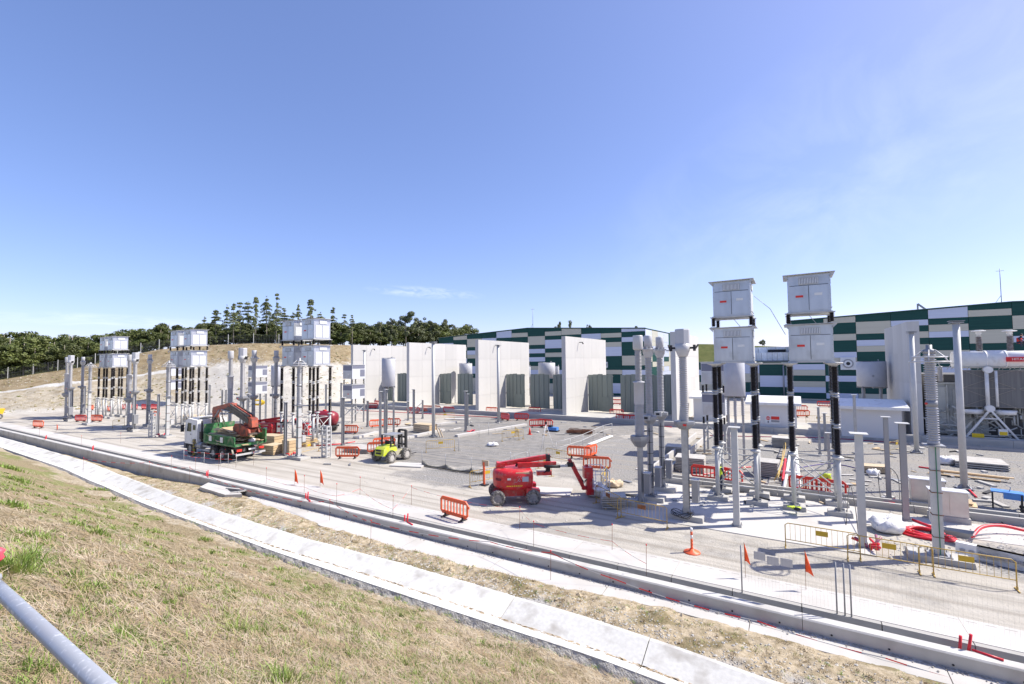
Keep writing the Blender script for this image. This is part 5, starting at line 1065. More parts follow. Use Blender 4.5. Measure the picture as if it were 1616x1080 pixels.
# boom lifts: local +X = boom direction
def liftm():
    o = root('boom_lift'); r = .40
    MB().prism([(-.85, .35), (.95, .35), (1.05, .6), (.95, .72), (-.9, .72)], -.42, .42, 'y').box((-.98, 0, .42), (.22, 1.5, .22)).box((.98, 0, .42), (.22, 1.5, .22)).prism([(.6, .6), (1.35, .62), (1.35, .78), (.6, .9)], -.92, -.45, 'y').prism([(.6, .6), (1.35, .62), (1.35, .78), (.6, .9)], .45, .92, 'y').build('chassis', red, o)
    for x in (-.98, .98):
        for s in (-1, 1): wheel(o, x, s*.84, r, r, .3, mat('rim_dark', (.16, .16, .17), (.3, .29, .28), rough=.6, scale=5)); MB().tube([(x, s*.5, r), (x, s*.72, r)], .14, 10).build('hub', red, o)
    tb = [(-1.2, 0), (-1.16, .3), (-1.02, .58), (-.8, .78), (-.5, .88), (.2, .90), (.85, .88), (1.0, .74), (1.04, .4), (1.04, -.4), (1.0, -.74), (.85, -.88), (.2, -.90), (-.5, -.88), (-.8, -.78), (-1.02, -.58), (-1.16, -.3)]
    n = len(tb); v = []
    for z, s, dx in ((.78, .84, .05), (.9, .95, 0), (1.0, .985, 0), (1.5, 1., 0), (1.68, .98, 0), (1.78, .93, 0), (1.83, .84, .02)): v += [(x*s+dx, y*s, z) for x, y in tb]
    f = [[k*n+i, k*n+(i+1) % n, (k+1)*n+(i+1) % n, (k+1)*n+i] for k in range(6) for i in range(n)]
    t_ = MB().add(v, f, True).add(v[6*n:], [list(range(n))]).add(v[:n], [list(range(n))[::-1]]).build('turret', red, o)
    mb = MB()
    for i in range(9): x = -.5+i*.1; mb.add([(x, -.905, 1.0), (x+.06, -.905, 1.0), (x+.08, -.905, 1.06), (x+.02, -.905, 1.06)], [(0, 1, 2, 3)])
    mb.build('hazard_stripe', mat('warn_yellow', (.8, .55, .03)), t_)
    MB().box((.55, -.89, 1.38), (.34, .03, .27)).build('window_panel', mat('pale_window', (.45, .5, .6), rough=.15), t_)
    MB().box((.4, -.86, 1.7), (.75, .03, .09)).build('maker_label', mat('label_cream', (.75, .6, .35)), t_); MB().box((-.35, -.90, 1.4), (.2, .012, .1)).build('sticker', white, t_)
    MB().box((-.93, -.69, 1.36), (.36, .02, .13), -.76).build('side_label', mat('maroon', (.16, .02, .03)), t_)
    mb = MB(); Rr = random.Random(2)
    for i in range(18): mb.box((-.05+Rr.random()*.45, -.905, 1.22+Rr.random()*.3), (.028, .008, .028))
    mb.build('pixel_decal', mat('decal', (.45, .5, .62)), t_, kind='stuff')
    MB().beam((.1, -.1, 1.92), (.2, -.12, 2.05), .1).build('beacon', dark, t_)
    b = bpy.data.objects.new('boom', None); COL.objects.link(b); b.parent = o
    MB().prism([(-1.0, 1.9), (-.85, 2.12), (2.05, 2.5), (2.15, 2.38), (2.05, 2.25), (-.3, 1.95)], .02, .26, 'y').build('upper_arm', red, b)
    MB().prism([(-1.02, 1.88), (-.5, 1.9), (-.5, 2.1), (-.95, 2.14)], -.1, .38, 'y').build('arm_foot', red, b)
    MB().box((1.98, .1, 2.02), (.22, .34, .95)).build('elbow', dark, b)
    MB().box((1.75, .1, 1.45), (.85, .3, .22)).build('lower_link', red, b)
    MB().box((1.3, -.18, 2.0), (2.2, .2, .26)).build('fore_arm', red, b); MB().box((2.5, -.22, 1.88), (1.5, .12, .12)).build('telescope', galvl, b); MB().tube([(1.7, -.3, 1.9), (2.6, -.3, 1.88)], .09, 8).build('hose_cover', dark, b)
    MB().box((3.2, -.2, 1.95), (.3, .24, .24)).build('jib_pivot', dark, b)
    mb = MB()
    for k_ in range(4): mb.tube([(1.9, .0+.05*k_, 2.3), (2.15+.03*k_, -.05, 2.05), (1.95, -.1, 1.75-.05*k_), (1.7, -.12, 1.5)], .016, 5); mb.tube([(2.9, -.28, 1.95), (3.2, -.36-.02*k_, 2.2), (3.5, -.33, 1.75), (3.95, -.3, .85+.05*k_), (4.2, -.2, 1.1)], .014, 5)
    mb.build('hydraulic_hoses', dark, b)
    MB().beam((3.15, -.2, 2.25), (4.0, -.2, .55), .18, .2).beam((3.35, -.32, 2.1), (3.95, -.32, .75), .07).build('jib_arm', red, b)
    MB().box((4.25, -.1, 1.45), (.5, .45, .6)).box((4.35, -.1, .7), (.4, .3, 1.0)).beam((3.9, -.2, .6), (4.9, .1, .55), .2).beam((4.2, .1, 1.8), (4.6, .3, 1.3), .16).build('platform_mount', red, b)
    k = MB(); x0, x1, y0, y1, z0, z1 = 4.5, 5.3, -.85, .85, .55, 1.65
    for z in (z0+.05, z0+.5, z1):
        for (a_, b_) in (((x0, y0), (x1, y0)), ((x1, y0), (x1, y1)), ((x1, y1), (x0, y1)), ((x0, y1), (x0, y0))): k.tube([(*a_, z), (*b_, z)], .022, 6)
    for x in (x0, x1):
        for y in np.linspace(y0, y1, 4): k.tube([(x, y, z0), (x, y, z1)], .022, 6)
    k.box(((x0+x1)/2, 0, z0), (x1-x0, y1-y0, .04)); k.build('platform_cage', white, b); return o
PLf = Proto(liftm)
PLf.at((-13.72, 22.75), math.radians(37), 'red four-wheel boom lift with folded arms and white platform cage, in the centre foreground', 'boom lift', 'red boom lifts')
PLf.at((G(418, 696)[0], G(418, 696)[1]), math.radians(30), 'second red boom lift, half hidden behind the truck crane', 'boom lift', 'red boom lifts')
# lime loader, facing +Y
tl = T('compact_loader', 'small lime-yellow rough-terrain forklift with open cab, seen from behind', 'forklift', (-27.95, 27.3, 0))
hd = MB(); hd.prism([(-1.35, .55), (-1.3, 1.05), (-1.1, 1.22), (-.3, 1.35), (.1, 1.0), (.1, .5)], -.48, .48, 'x'); hd.build('hood', lime, tl)
MB().box((-.05, -1.385, .98), (.55, .03, .13)).box((-.05, -1.385, .75), (.5, .03, .13)).build('grille', dark, tl)
MB().box((0, .3, .6), (1.0, 1.4, .35)).build('chassis', mat('dust_cream', (.6, .58, .36), (.5, .46, .36), scale=5), tl)
for y, r in ((-.85, .42), (.82, .46)):
    for s in (-1, 1): wheel(tl, s*.78, y, r, r, .36, mat('rim_dusty', (.5, .48, .45), (.6, .58, .54), rough=.7, scale=5)).rotation_euler = (0, 0, math.pi/2)
mb = MB()
for s in (-1, 1): mb.tube([(s*.8, -.85+.52*math.cos(a), .42+.52*math.sin(a)) for a in np.linspace(.2, 2.9, 8)], .05, 6)
mb.build('mudguard', dark, tl); mb = MB()
for x in (-.5, .5):
    mb.beam((x, -.6, 1.2), (x, -.55, 2.05), .1).beam((x, .65, 1.0), (x, .6, 2.05), .1).beam((x, -.55, 1.25), (x, .65, 1.2), .06)
mb.build('cab_frame', dark, tl); MB().box((0, .05, 2.08), (1.15, 1.3, .06)).build('cab_roof', galv, tl)
MB().box((-.1, -.1, 1.15), (.5, .45, .2)).box((-.1, -.35, 1.4), (.5, .1, .4)).build('seat', dark, tl); MB().tube([(-.1, .5, 1.0), (-.1, .35, 1.45)], .03, 6).tube([(-.1+.17*math.cos(t), .33+.05*math.sin(t), 1.47+.15*math.sin(t)) for t in np.linspace(0, 6.28, 13)], .02, 5).build('steering_wheel', dark, tl)
mb = MB()
for x in (-.38, .38): mb.box((x, 1.2, 1.3), (.16, .2, 1.9))
for z in (.5, 1.1, 1.7, 2.25): mb.box((0, 1.2, z), (.8, .12, .14))
mb.build('mast', dark, tl)
for x in (-.25, .25): MB().box((x, 2.0, .2), (.1, 1.1, .05)).box((x, 1.52, .45), (.1, .06, .5)).build('fork', dark, tl)
# compressor tank trailer
ct = T('tank_trailer', 'dark red cylindrical tank trailer parked behind the cabinet towers', 'tank', (*G(512, 681), 0), .3)
MB().lathe([(.3, -1.6), (.75, -1.4), (.88, -1.0), (.88, 1.0), (.75, 1.4), (.3, 1.6)], 24).build('tank_shell', mat('maroon_paint', (.25, .015, .03), (.2, .02, .03), rough=.4), ct).rotation_euler = (0, math.pi/2, 0)
for o in kids(ct) or [x for x in COL.objects if x.parent == ct]: o.location = (0, 0, 1.5)
for x in (-.7, .7):
    for s in (-1, 1): wheel(ct, x, s*.8, .42, .42, .28, rimg)
MB().box((0, 0, .65), (3, 1.3, .2)).build('trailer_frame', dark, ct); MB().box((0, 0, 2.42), (.3, .3, .12)).build('hatch', redb, ct)
# yellow edge machine
ym = T('dumper', 'yellow site dumper cut by the left edge of the picture', 'dumper', (*G(-17, 662), 0), 1.5)
MB().prism([(-1.2, .6), (1.2, .6), (1.5, 1.5), (-1.4, 1.5)], -.9, .9, 'y').build('skip', mat('digger_yellow', (.8, .45, .02), rough=.5), ym)
for x in (-.9, .9):
    for s in (-1, 1): wheel(ym, x, s*.8, .4, .4, .3, rimg)
MB().box((0, 0, .5), (2.4, .6, .3)).build('chassis', dark, ym)
# ------------------------------------------------------------------ barriers
def mkbar(m):
    def f():
        o = root('plastic_barrier'); L_, z0, z1 = 2.0, .14, 1.0; n = 8; mb = MB()
        ch = .16
        mb.prism([(-L_/2, z0+ch), (-L_/2+ch, z0), (L_/2-ch, z0), (L_/2, z0+ch), (L_/2, z0+.17), (-L_/2, z0+.17)], -.025, .025, 'y')
        mb.prism([(-L_/2, z1-.18), (L_/2, z1-.18), (L_/2, z1-ch), (L_/2-ch, z1), (-L_/2+ch, z1), (-L_/2, z1-ch)], -.03, .03, 'y')
        for s in (-1, 1): mb.box((s*(L_/2-.06), 0, (z0+z1)/2), (.10, .048, z1-z0-.34))
        w = (L_-.24)/n
        for k in range(1, n): mb.box((-L_/2+.12+k*w, 0, (z0+z1)/2-.005), (.055, .04, z1-z0-.34))
        mb.build('panel', m, o); 
        MB().box((L_/2+.04, 0, .72), (.08, .04, .12)).build('hook', m, o)
        for s in (-1, 1):
            MB().prism([(-.28, 0), (.28, 0), (.28, .04), (.05, .1), (.04, .2), (-.04, .2), (-.05, .1), (-.28, .04)], s*.62-.05, s*.62+.05, 'x').build('foot', dark, o)
        return o
    return f
PO, PR = Proto(mkbar(orange)), Proto(mkbar(redb))
def bar(P_, a, b, d):
    A, B = G(*a), G(*b); P_.at(((A[0]+B[0])/2, (A[1]+B[1])/2), ang(A, B), 'plastic crowd barrier, '+d, 'barrier', 'plastic crowd barriers')
def bar1(P_, a, deg, d): P_.at(G(*a), math.radians(deg), 'plastic crowd barrier, '+d, 'barrier', 'plastic crowd barriers')
bar(PO, (697, 813), (737, 825), 'orange-red, alone beside the trench in front of the red lift')
bar1(PO, (548, 724), 30, 'orange, left of the lime loader near the road')
bar1(PO, (598, 716), 40, 'orange, just behind the lime loader'); bar1(PO, (606, 708), 55, 'orange, tucked behind the cab of the lime loader')
bar1(PO, (552, 685), 20, 'orange, below the small grey cabinet stack'); bar1(PO, (619, 673), 35, 'orange, right of the pair of posts above the loader'); bar1(PO, (596, 675), 60, 'orange, half hidden by the left post of the pair')
bar1(PO, (776, 653), 5, 'orange, before the third blast wall'); bar1(PR, (797, 664), -25, 'red, left one of two at the foot of the third blast wall'); bar1(PR, (823, 664), 10, 'red, right one of two at the foot of the third blast wall'); bar1(PR, (844, 653), 5, 'red, on the plinth between screens')
bar1(PR, (848, 675), 40, 'red, above the white tripod, left half of an angled pair'); bar1(PR, (861, 675), -5, 'red, above the white tripod, right half of an angled pair')
bar1(PO, (914, 724), 10, 'orange, behind the lift arm with a yellow sticker'); bar1(PO, (932, 722), 80, 'orange, end-on beside the stickered one'); bar(PO, (920, 741), (964, 744), 'orange, behind the lift platform cage')
bar1(PR, (1116, 760), -5, 'red, behind the left nearest tower'); bar1(PR, (1150, 764), -30, 'red, short view between the legs of the left nearest tower'); bar1(PR, (1276, 780), -8, 'red, left one behind the legs of the right nearest tower'); bar1(PR, (1303, 784), -8, 'red, right one behind the legs of the right nearest tower')
bar1(PR, (1301, 643), 0, 'red, far back between the two huts'); bar1(PR, (1262, 650), 0, 'red, far back at the corner of the signed hut'); bar1(PO, (1266, 659), 30, 'orange, lying area beside the signed hut')
bar1(PR, (973, 639), 0, 'red, seen through the screen gap, upper one'); bar1(PR, (973, 657), 0, 'red, in the screen gap on the plinth'); bar1(PR, (983, 666), -10, 'red, left of the first breaker pole on the plinth'); bar1(PR, (996, 667), 10, 'red, right at the breaker poles on the plinth')
bar1(PO, (60, 676), 15, 'orange, far left by the trench'); bar1(PR, (127, 666), 20, 'dark red, below the leftmost columns'); bar1(PO, (152, 666), 20, 'orange, right of the dark red one below the leftmost columns'); bar1(PO, (247, 660), 0, 'orange, far left behind the plain post')
for i, x in enumerate((196, 212, 228, 243)): bar1(PR, (x, 647), 5, f'dark red, {ORD[i]} of four at the left hillside foot')
bar1(PO, (144, 648), 0, 'orange, at the hillside foot beyond the farthest towers'); bar1(PO, (171, 650), 0, 'orange, behind the legs of the farthest towers')
bar1(PO, (674, 650), 10, 'orange, left of the tall pole before the second wall'); bar1(PO, (688, 650), -5, 'orange, behind the tall pole before the second wall'); bar1(PR, (708, 652), 5, 'dark red, in the shade right of the tall pole'); bar1(PR, (652, 653), 30, 'red, among the braced short posts')
bar1(PR, (588, 645), 10, 'dark red, in the shade at the first blast wall'); bar1(PR, (596, 641), -10, 'red, farther one at the first blast wall')
# yellow steel fences
def mkfence(rustplate=False):
    def f():
        o = root('steel_fence'); L_ = 2.5; mb = MB()
        mb.tube([(-L_/2, 0, .05), (-L_/2, 0, .92), (-L_/2+.1, 0, 1.0), (L_/2-.1, 0, 1.0), (L_/2, 0, .92), (L_/2, 0, .05)], .019, 8)
        mb.tube([(-L_/2, 0, .33), (L_/2, 0, .33)], .016, 8); mb.build('frame', yel, o)
        mb = MB()
        for k in range(1, 14): x = -L_/2+k*L_/14; mb.tube([(x, 0, .33), (x, 0, 1.0)], .007, 5)
        mb.build('bars', yel, o, kind='stuff'); MB().box((0.02, -.012, .78), (.42, .012, .2)).build('plate', rusty if rustplate else mat('ochre_plate', (.58, .38, .03), rough=.5), o)
        for s in (-1, 1): MB().beam((s*(L_/2-.0), -.22, .02), (s*(L_/2), .22, .02), .03).beam((s*L_/2, 0, .02), (s*L_/2, 0, .12), .05).build('foot', yel, o)
        return o
    return f
PY, PY2 = Proto(mkfence()), Proto(mkfence(True))
def fen(P_, a, b, d):
    A, B = G(*a), G(*b); P_.at(((A[0]+B[0])/2, (A[1]+B[1])/2), ang(A, B), 'yellow steel crowd fence, '+d, 'fence', 'yellow steel crowd fences')
fen(PY, (1248, 865), (1349, 883), 'left one of the three in line at the right foreground'); fen(PY, (1350, 886), (1460, 906), 'middle one of the three in line at the right foreground'); fen(PY, (1461, 907), (1594, 930), 'right one of the three in line at the right foreground')
fen(PY2, (980, 819), (1047, 834), 'with a rusty plate, in the shade before the first insulator column'); fen(PY2, (942, 795), (979, 816), 'with a rusty plate, in front of the stacked paving slabs'); fen(PY, (948, 778), (960, 758), 'turned end-on beside the bulk bag at the lift')
fen(PY, (792, 697), (826, 693), 'on the asphalt beside the white bag'); fen(PY, (680, 714), (710, 712), 'on the asphalt left of the silt sheet'); fen(PY, (862, 727), (900, 735), 'behind the arms of the red lift'); fen(PY, (752, 768), (785, 762), 'left of the red lift, propped with boards')
fen(PY, (1068, 705), (1096, 684), 'behind the big-headed insulator column'); fen(PY, (178, 676), (196, 672), 'at the left columns'); fen(PY, (688, 664), (716, 663), 'far one before the second blast wall'); fen(PY, (505, 712), (470, 722), 'behind the truck among red pipes'); fen(PY, (1402, 718), (1428, 712), 'at the foot of the pole before the right blast wall'); fen(PY, (850, 740), (870, 752), 'under the lift arm'); fen(PY, (1255, 668), (1330, 672), 'far one between the two huts'); fen(PY, (820, 696), (812, 688), 'end-on at the corner of the asphalt fence')
# ------------------------------------------------------------------ pennants, stakes and tape
def flag(x, y, ht, h_, w, lean, d):
    X, Y = G(x, y); o = T('pennant_stake', 'orange triangular pennant on a thin stake, '+d, 'flag', (X, Y, 0), group='orange pennants')
    MB().tube([(0, 0, -.1), (lean*.3, 0, ht)], .007, 6).build('stake', rustp, o)
    n = 5; v = []
    for i in range(n+1):
        q = i/n; z = ht-h_*q; ww = w*q; v += [(lean*.3, 0, z), (lean*.3+ww*.35, -.03*math.sin(q*4), z-.02*q), (lean*.3+ww, .04*math.sin(q*5), z-.1*q)]
    f = [[i*3+j, i*3+j+1, i*3+j+4, i*3+j+3] for i in range(n) for j in range(2)]
    fo = MB().add(v, f, True).build('pennant', mat('pennant_orange', (.9, .14, .03), rough=.6, transl=.3), o); sm = fo.modifiers.new('thick', 'SOLIDIFY'); sm.thickness = .004
flag(1177, 912, 1.25, .66, .2, -.1, 'left one of two at the right foreground'); flag(1272, 931, 1.32, .72, .24, .0, 'right one of two at the right foreground')
flag(465, 765, 1.0, .8, .45, 0, 'left one of a pair beside the trench'); flag(505, 768, 1.05, .8, .4, .1, 'right one of a pair beside the trench'); flag(89, 681, .9, .7, .5, .3, 'leaning one far left')
def tape(pts, m1, m2, par, wd=.017):
    for k in range(len(pts)-1):
        a, b = Vector(pts[k]), Vector(pts[k+1]); L_ = (b-a).length; n = max(2, int(L_/.45))
        for i in range(n):
            def P(q): return a.lerp(b, q)+Vector((0, 0, -.14*L_*.35*4*q*(1-q)*.5))
            p, r = P(i/n), P((i+1)/n); MB().add([p-Vector((0, 0, wd)), r-Vector((0, 0, wd)), r+Vector((0, 0, wd)), p+Vector((0, 0, wd))], [(0, 1, 2, 3)]).build('tape_stripe', (m1, m2)[i % 2], par)
ST = [(503, 790, .0), (360, 770, 0), (118, 726, 0)]
stakes = [(420, 764), (480, 778), (531, 793), (620, 815), (568, 781), (649, 797), (842, 862), (820, 836), (966, 868), (1020, 905), (62, 690), (128, 705), (308, 745), (270, 742), (355, 730), (190, 700), (345, 742), (372, 738), (400, 735)]
sp = Proto(lambda: (lambda o: (MB().tube([(0, 0, -.1), (.02, 0, 1.0)], .008, 6).build('bar', rustp, o), MB().lathe([(.0, 1.0), (.025, 1.01), (.025, 1.05), (.01, 1.07)], 8, (.02, 0, 0)).build('safety_cap', redp, o), o)[2])(root('marker_stake')))
SPt = {}
for i, (x, y) in enumerate(sorted(stakes)):
    p = G(x, y); SPt[(x, y)] = p; sp.at(p, 0, f'thin red-capped stake along the dusty road, {ORD[i]} from the left', 'stake', 'red-capped stakes by the road')
FS = [(503, 850), (585, 852+9), (698, 0)]
near = [((520, 822), .95), ((585, 860), .75), ((869, 916), 1.05), ((131, 745), .9), ((235, 752), .9), ((299, 762), .9)]
npt = []
for i, ((x, y), h_) in enumerate(near):
    p = G(x, y, -.4); o = sp.at((p[0], p[1], -.35), 0, f'rusty stake with red cap standing on the trench apron side, {ORD[i]} of six', 'stake', 'red-capped stakes by the ditch'); npt.append((p[0]+.02, p[1], .62))
tp = T('barrier_tape', 'red and white striped tape strung along the near side of the trench', 'tape'); T1 = mat('tape_red', (.75, .03, .03)); T2 = mat('tape_white', (.8, .8, .8))
q = [(npt[4]), (npt[5]), (npt[0][0]-4, npt[0][1]+.2, .1), npt[0], npt[1], (npt[2][0]-3.2, 16.6, .2), npt[2], (npt[2][0]+2.2, 16.6, -.1), (-1.2, 16.5, -.28), (1.9, 16.3, -.33), (5.5, 16.2, -.3)]
tape(q, T1, T2, tp); tape([npt[3], npt[4]], T1, T2, tp)
tp = T('barrier_tape', 'faint red and white tape hanging between the stakes beside the dusty road', 'tape')
so = [SPt[s] for s in sorted(SPt) if s[0] > 410]; tape([(a[0], a[1], .95 if k in (5, 6, 7) else .35) for k, a in enumerate(so)], T1, T2, tp, .008)
tp = T('barrier_tape', 'red and white tape slung on posts around the rear wheels of the truck', 'tape')
tt = [(290, 728), (322, 733), (348, 735), (360, 735), (373, 736)]; tpp = [(*G(*a), 0) for a in tt]
for p in tpp: MB().tube([p, (p[0], p[1], .95)], .011, 6).build('tape_post', white, tp)
tape([(p[0], p[1], .9) for p in tpp], T1, T2, tp); tape([(p[0], p[1], .5) for p in tpp], T1, T2, tp)
for i, (x, y) in enumerate(((549, 768), (657, 815), (341, 748), (175, 706), (98, 690), (1513, 1022))):
    X, Y = G(x, y); o = T('red_pipe_stub', f'short upright red conduit stub on the trench wall, {ORD[i]} of six', 'conduit', (X, min(Y, 17.1) if i < 5 else 17.2, 0), group='red conduit stubs')
    for dx, h_, l_ in ((0, .32, .05), (.16, .42, .1)): MB().tube([(dx, 0, -.3), (dx+l_, 0, h_)], .035, 8).build('conduit', redp, o)
    MB().tube([(.25, -.05, .04), (.8, -.25, .05)], .03, 8).build('conduit', redp, o)
# delineator
X, Y = G(1092, 872); dl = T('delineator_post', 'orange and white traffic post on a round orange base standing on the road', 'delineator', (X, Y, 0))
MB().lathe([(.33, 0), (.31, .04), (.12, .07), (.07, .16)], 20).build('base', orange, dl)
for i in range(6): MB().lathe([(.048, .14+i*.14), (.048, .28+i*.14)], 14).build('band', (orange, white)[i % 2 if i > 2 else 0], dl)
# mesh fence at right foreground
mf = T('mesh_fence', 'fine see-through wire mesh fence on thin grey posts along the trench at right', 'fence', group=None)
p0, p1 = (-1.7, 17.62), (8.4, 17.62); mb = MB(); 
for i in range(int((p1[0]-p0[0])/.1)):
    x = p0[0]+i*.1; mb.tube([(x, 17.62, .1), (x, 17.62, 1.8)], .0009, 3, cap=False)
for z in np.arange(.1, 1.81, .2): mb.tube([(p0[0], 17.62, z), (p1[0], 17.62, z)], .0009, 3, cap=False)
mb.build('wire_mesh', galvd, mf, kind='stuff')
for x in (-1.7, .92, 1.12, 1.28, 8.3): MB().tube([(x, 17.60, -.35), (x, 17.60, 1.55)], .022, 8).build('post', galvd, mf)
for x, z in ((-1.15, 1.3), (-.77, 1.22), (-.38, 1.24)): MB().box((x, 17.63, z), (.34, .008, .26)).build('sheet_sign', mat('sheet_grey', (.72, .72, .74)), mf)
# ------------------------------------------------------------------ pile of small things
def stackp(x, y, rz, n, L_, W, th, m, label, cat, name='panel_stack', jit=.04, gap=.02):
    o = T(name, label, cat, (*G(x, y), 0), math.radians(rz)); Rr = random.Random(int(x*7+y)); z = .06
    for s in (-1, 1): piece('bearer', ubox(wood), o, (s*L_*.35, 0, .03), (.1, W, .06))
    for i in range(n): piece('panel', ubox(m), o, (Rr.uniform(-jit, jit), Rr.uniform(-jit, jit), z+th*.33), (L_, W, th*.66)); z += th+gap
    return o
fpan = mat('formwork_panel', (.5, .48, .44), (.62, .6, .56), rough=.8, scale=5, rnd=.12)
stackp(1090, 742, 5, 9, 1.9, 1.6, .09, fpan, 'tall stack of grey formwork panels behind the big-headed column', 'panel stack'); stackp(1070, 716, 5, 6, 1.9, 1.5, .09, fpan, 'farther stack of formwork panels beside the cable duct', 'panel stack')
stackp(1210, 750, -4, 9, 1.5, 1.5, .09, fpan, 'neat stack of formwork panels between the two nearest towers', 'panel stack'); stackp(1236, 705, -4, 7, 1.7, 1.4, .1, fpan, 'small stack of panels in front of the signed hut', 'panel stack')
stackp(968, 800, 25, 7, 1.25, .9, .07, fpan, 'stack of grey kerb slabs beside the bulk bag at the lift', 'slab stack'); stackp(1545, 736, -6, 3, 2.7, 2.6, .13, fpan, 'low stack of big flat steel plates beyond the tall pole', 'plate stack', jit=.02); stackp(1380, 745, 10, 5, 1.6, 1.0, .07, woodp, 'pile of folded boards between two posts at right', 'board stack')
stackp(572, 712, 10, 4, 2.6, 2.0, .07, fpan, 'wide low stack of formwork sheets left of the lime loader', 'panel stack'); stackp(1013, 681, 20, 2, 1.2, .6, .08, fpan, 'small flat pile on the gravel left of the insulator columns', 'panel stack')
stackp(1530, 755, -12, 3, 3.4, .25, .08, wood, 'long timber beams lying before the steel plates', 'timber pile', jit=.3); stackp(1500, 800, -10, 4, 1.9, 1.0, .08, wood, 'rough planks stacked behind the stainless cabinets', 'timber pile', jit=.15)
for i, (x, y, sx_, sy_, sz_, rz, d) in enumerate(((671, 682, 2.4, 1.3, .9, 0, 'by the second tall pole'), (483, 703, 1.7, 1.2, .65, 0, 'under the cabinet towers behind the truck'), (305, 668, 3.0, 1.6, 1.0, 5, 'behind the truck cab'), (432, 716, 1.3, 1.3, .8, 10, 'right behind the tail of the truck'), (459, 716, 1.0, 1.0, 1.2, 0, 'beside the plain post behind the truck'), (428, 708, 2.2, 1.2, 1.25, 8, 'topped with a sheet, behind the truck tail'))):
    o = T('wooden_crate', 'open pale wooden crate '+d, 'crate', (*G(x, y), 0), math.radians(rz), 'wooden crates'); n = 4
    for k in range(n):
        z = sz_*(k+.5)/n
        for s in (-1, 1): piece('slat', ubox(woodp), o, (0, s*sy_/2, z), (sx_, .03, sz_/n-.03)); piece('slat', ubox(wood), o, (s*sx_/2, 0, z), (.03, sy_-.04, sz_/n-.03))
    piece('lid', ubox(woodp), o, (0, 0, sz_), (sx_*1.05, sy_*1.05, .03))
def bag(x, y, s, label, m=whitep, seed=1, flat=.6):
    mb = MB().lathe([(.3, 0), (.5, .03), (.58, .12), (.6, .28), (.57, .42), (.5, .52), (.42, .58), (.3, .6), (.16, .56), (.05, .5)], 28); v = np.array(mb.v); a = np.arctan2(v[:, 1], v[:, 0])
    n1_ = fbm(np.cos(a)*3+seed*9, np.sin(a)*3+v[:, 2]*4, 1.3, 4, seed)-.45; n2_ = fbm(v[:, 0]*9+seed, v[:, 1]*9+v[:, 2]*7, 1, 3, seed+3)-.45
    k_ = 1+.75*n1_; v[:, 0] *= k_; v[:, 1] *= k_; v[:, 2] = np.maximum(0, v[:, 2]*(1+1.0*n1_)+.22*n2_*(v[:, 2] > .05)); v *= np.array([s, s*.85, s*flat]); mb.v = [tuple(q) for q in v]
    o = mb.build('bulk_bag', m); o.location = (*G(x, y), .02); o.rotation_euler = (0, 0, seed*1.3); tag(o, label, 'bag'); return o
bag(1402, 838, 1.15, 'big slumped white bulk bag lying behind the middle yellow fence', flat=.75); bag(939, 782, .95, 'white bulk bag full of offcuts in front of the lift platform', seed=2, flat=1.1); bag(778, 704, .9, 'small white bag dropped on the asphalt', seed=3, flat=.5)
bag(1493, 733, .9, 'white bag tied with red beside the tall pole at right', seed=5, flat=.9); bag(1378, 750, .7, 'crumpled pale bag at the board pile', seed=6, flat=.8); bag(970, 768, .9, 'beige sack heap behind the slab stack at the lift', m=woodp, seed=8, flat=.6); bag(1000, 793, .6, 'grey crumpled bag by the first insulator column', m=mat('grey_bag', (.4, .4, .42), rough=.8), seed=9); bag(1055, 668, .5, 'small pale bag on the plinth near the breaker poles', seed=10)
# stainless cabinets on the kerb
for i, (x, y, d) in enumerate(((1464, 800, 'left one, partly behind the arrester post'), (1497, 822, 'right one, beside the arrester post'))):
    o = T('stainless_cabinet', 'blank stainless steel cubicle on a grey kerb, '+d, 'cabinet', (*G(x, y), 0), -.02, 'stainless cubicles'); MB().box((0, 0, .14), (1.45, .75, .28)).build('plinth', conc, o)
    MB().box((0, 0, .86), (1.35, .6, 1.16)).build('shell', mat('stainless', (.52, .5, .48), (.6, .58, .55), rough=.35, metal=.5, scale=2), o); MB().box((0, 0, 1.46), (1.45, .72, .05)).build('lid', cabw, o)
    for s in (-1, 1): MB().box((s*.33, -.31, .86), (.64, .012, 1.08)).build('door', MATS['stainless'], o)
# blue cart
o = T('welding_bench', 'small bright blue wheeled workbench standing on the gravel at the right edge', 'workbench', (*G(1590, 803), 0), -.25)
MB().box((0, 0, .86), (1.15, .7, .06)).box((.25, 0, .7), (.75, .66, .3)).build('tray', blue, o)
for a in (-1, 1):
    for b in (-1, 1): MB().box((a*.52, b*.3, .42), (.07, .07, .84)).build('leg', dark, o)
for b in (-1, 1): MB().tube([(.52, b*.36, .1), (.52, b*.42, .1)], .1, 14).build('wheel', dark, o)
MB().tube([(.1, .0, .9), (.15, 0, 1.1), (.0, 0, 1.2)], .02, 6).build('clamp', galv, o)
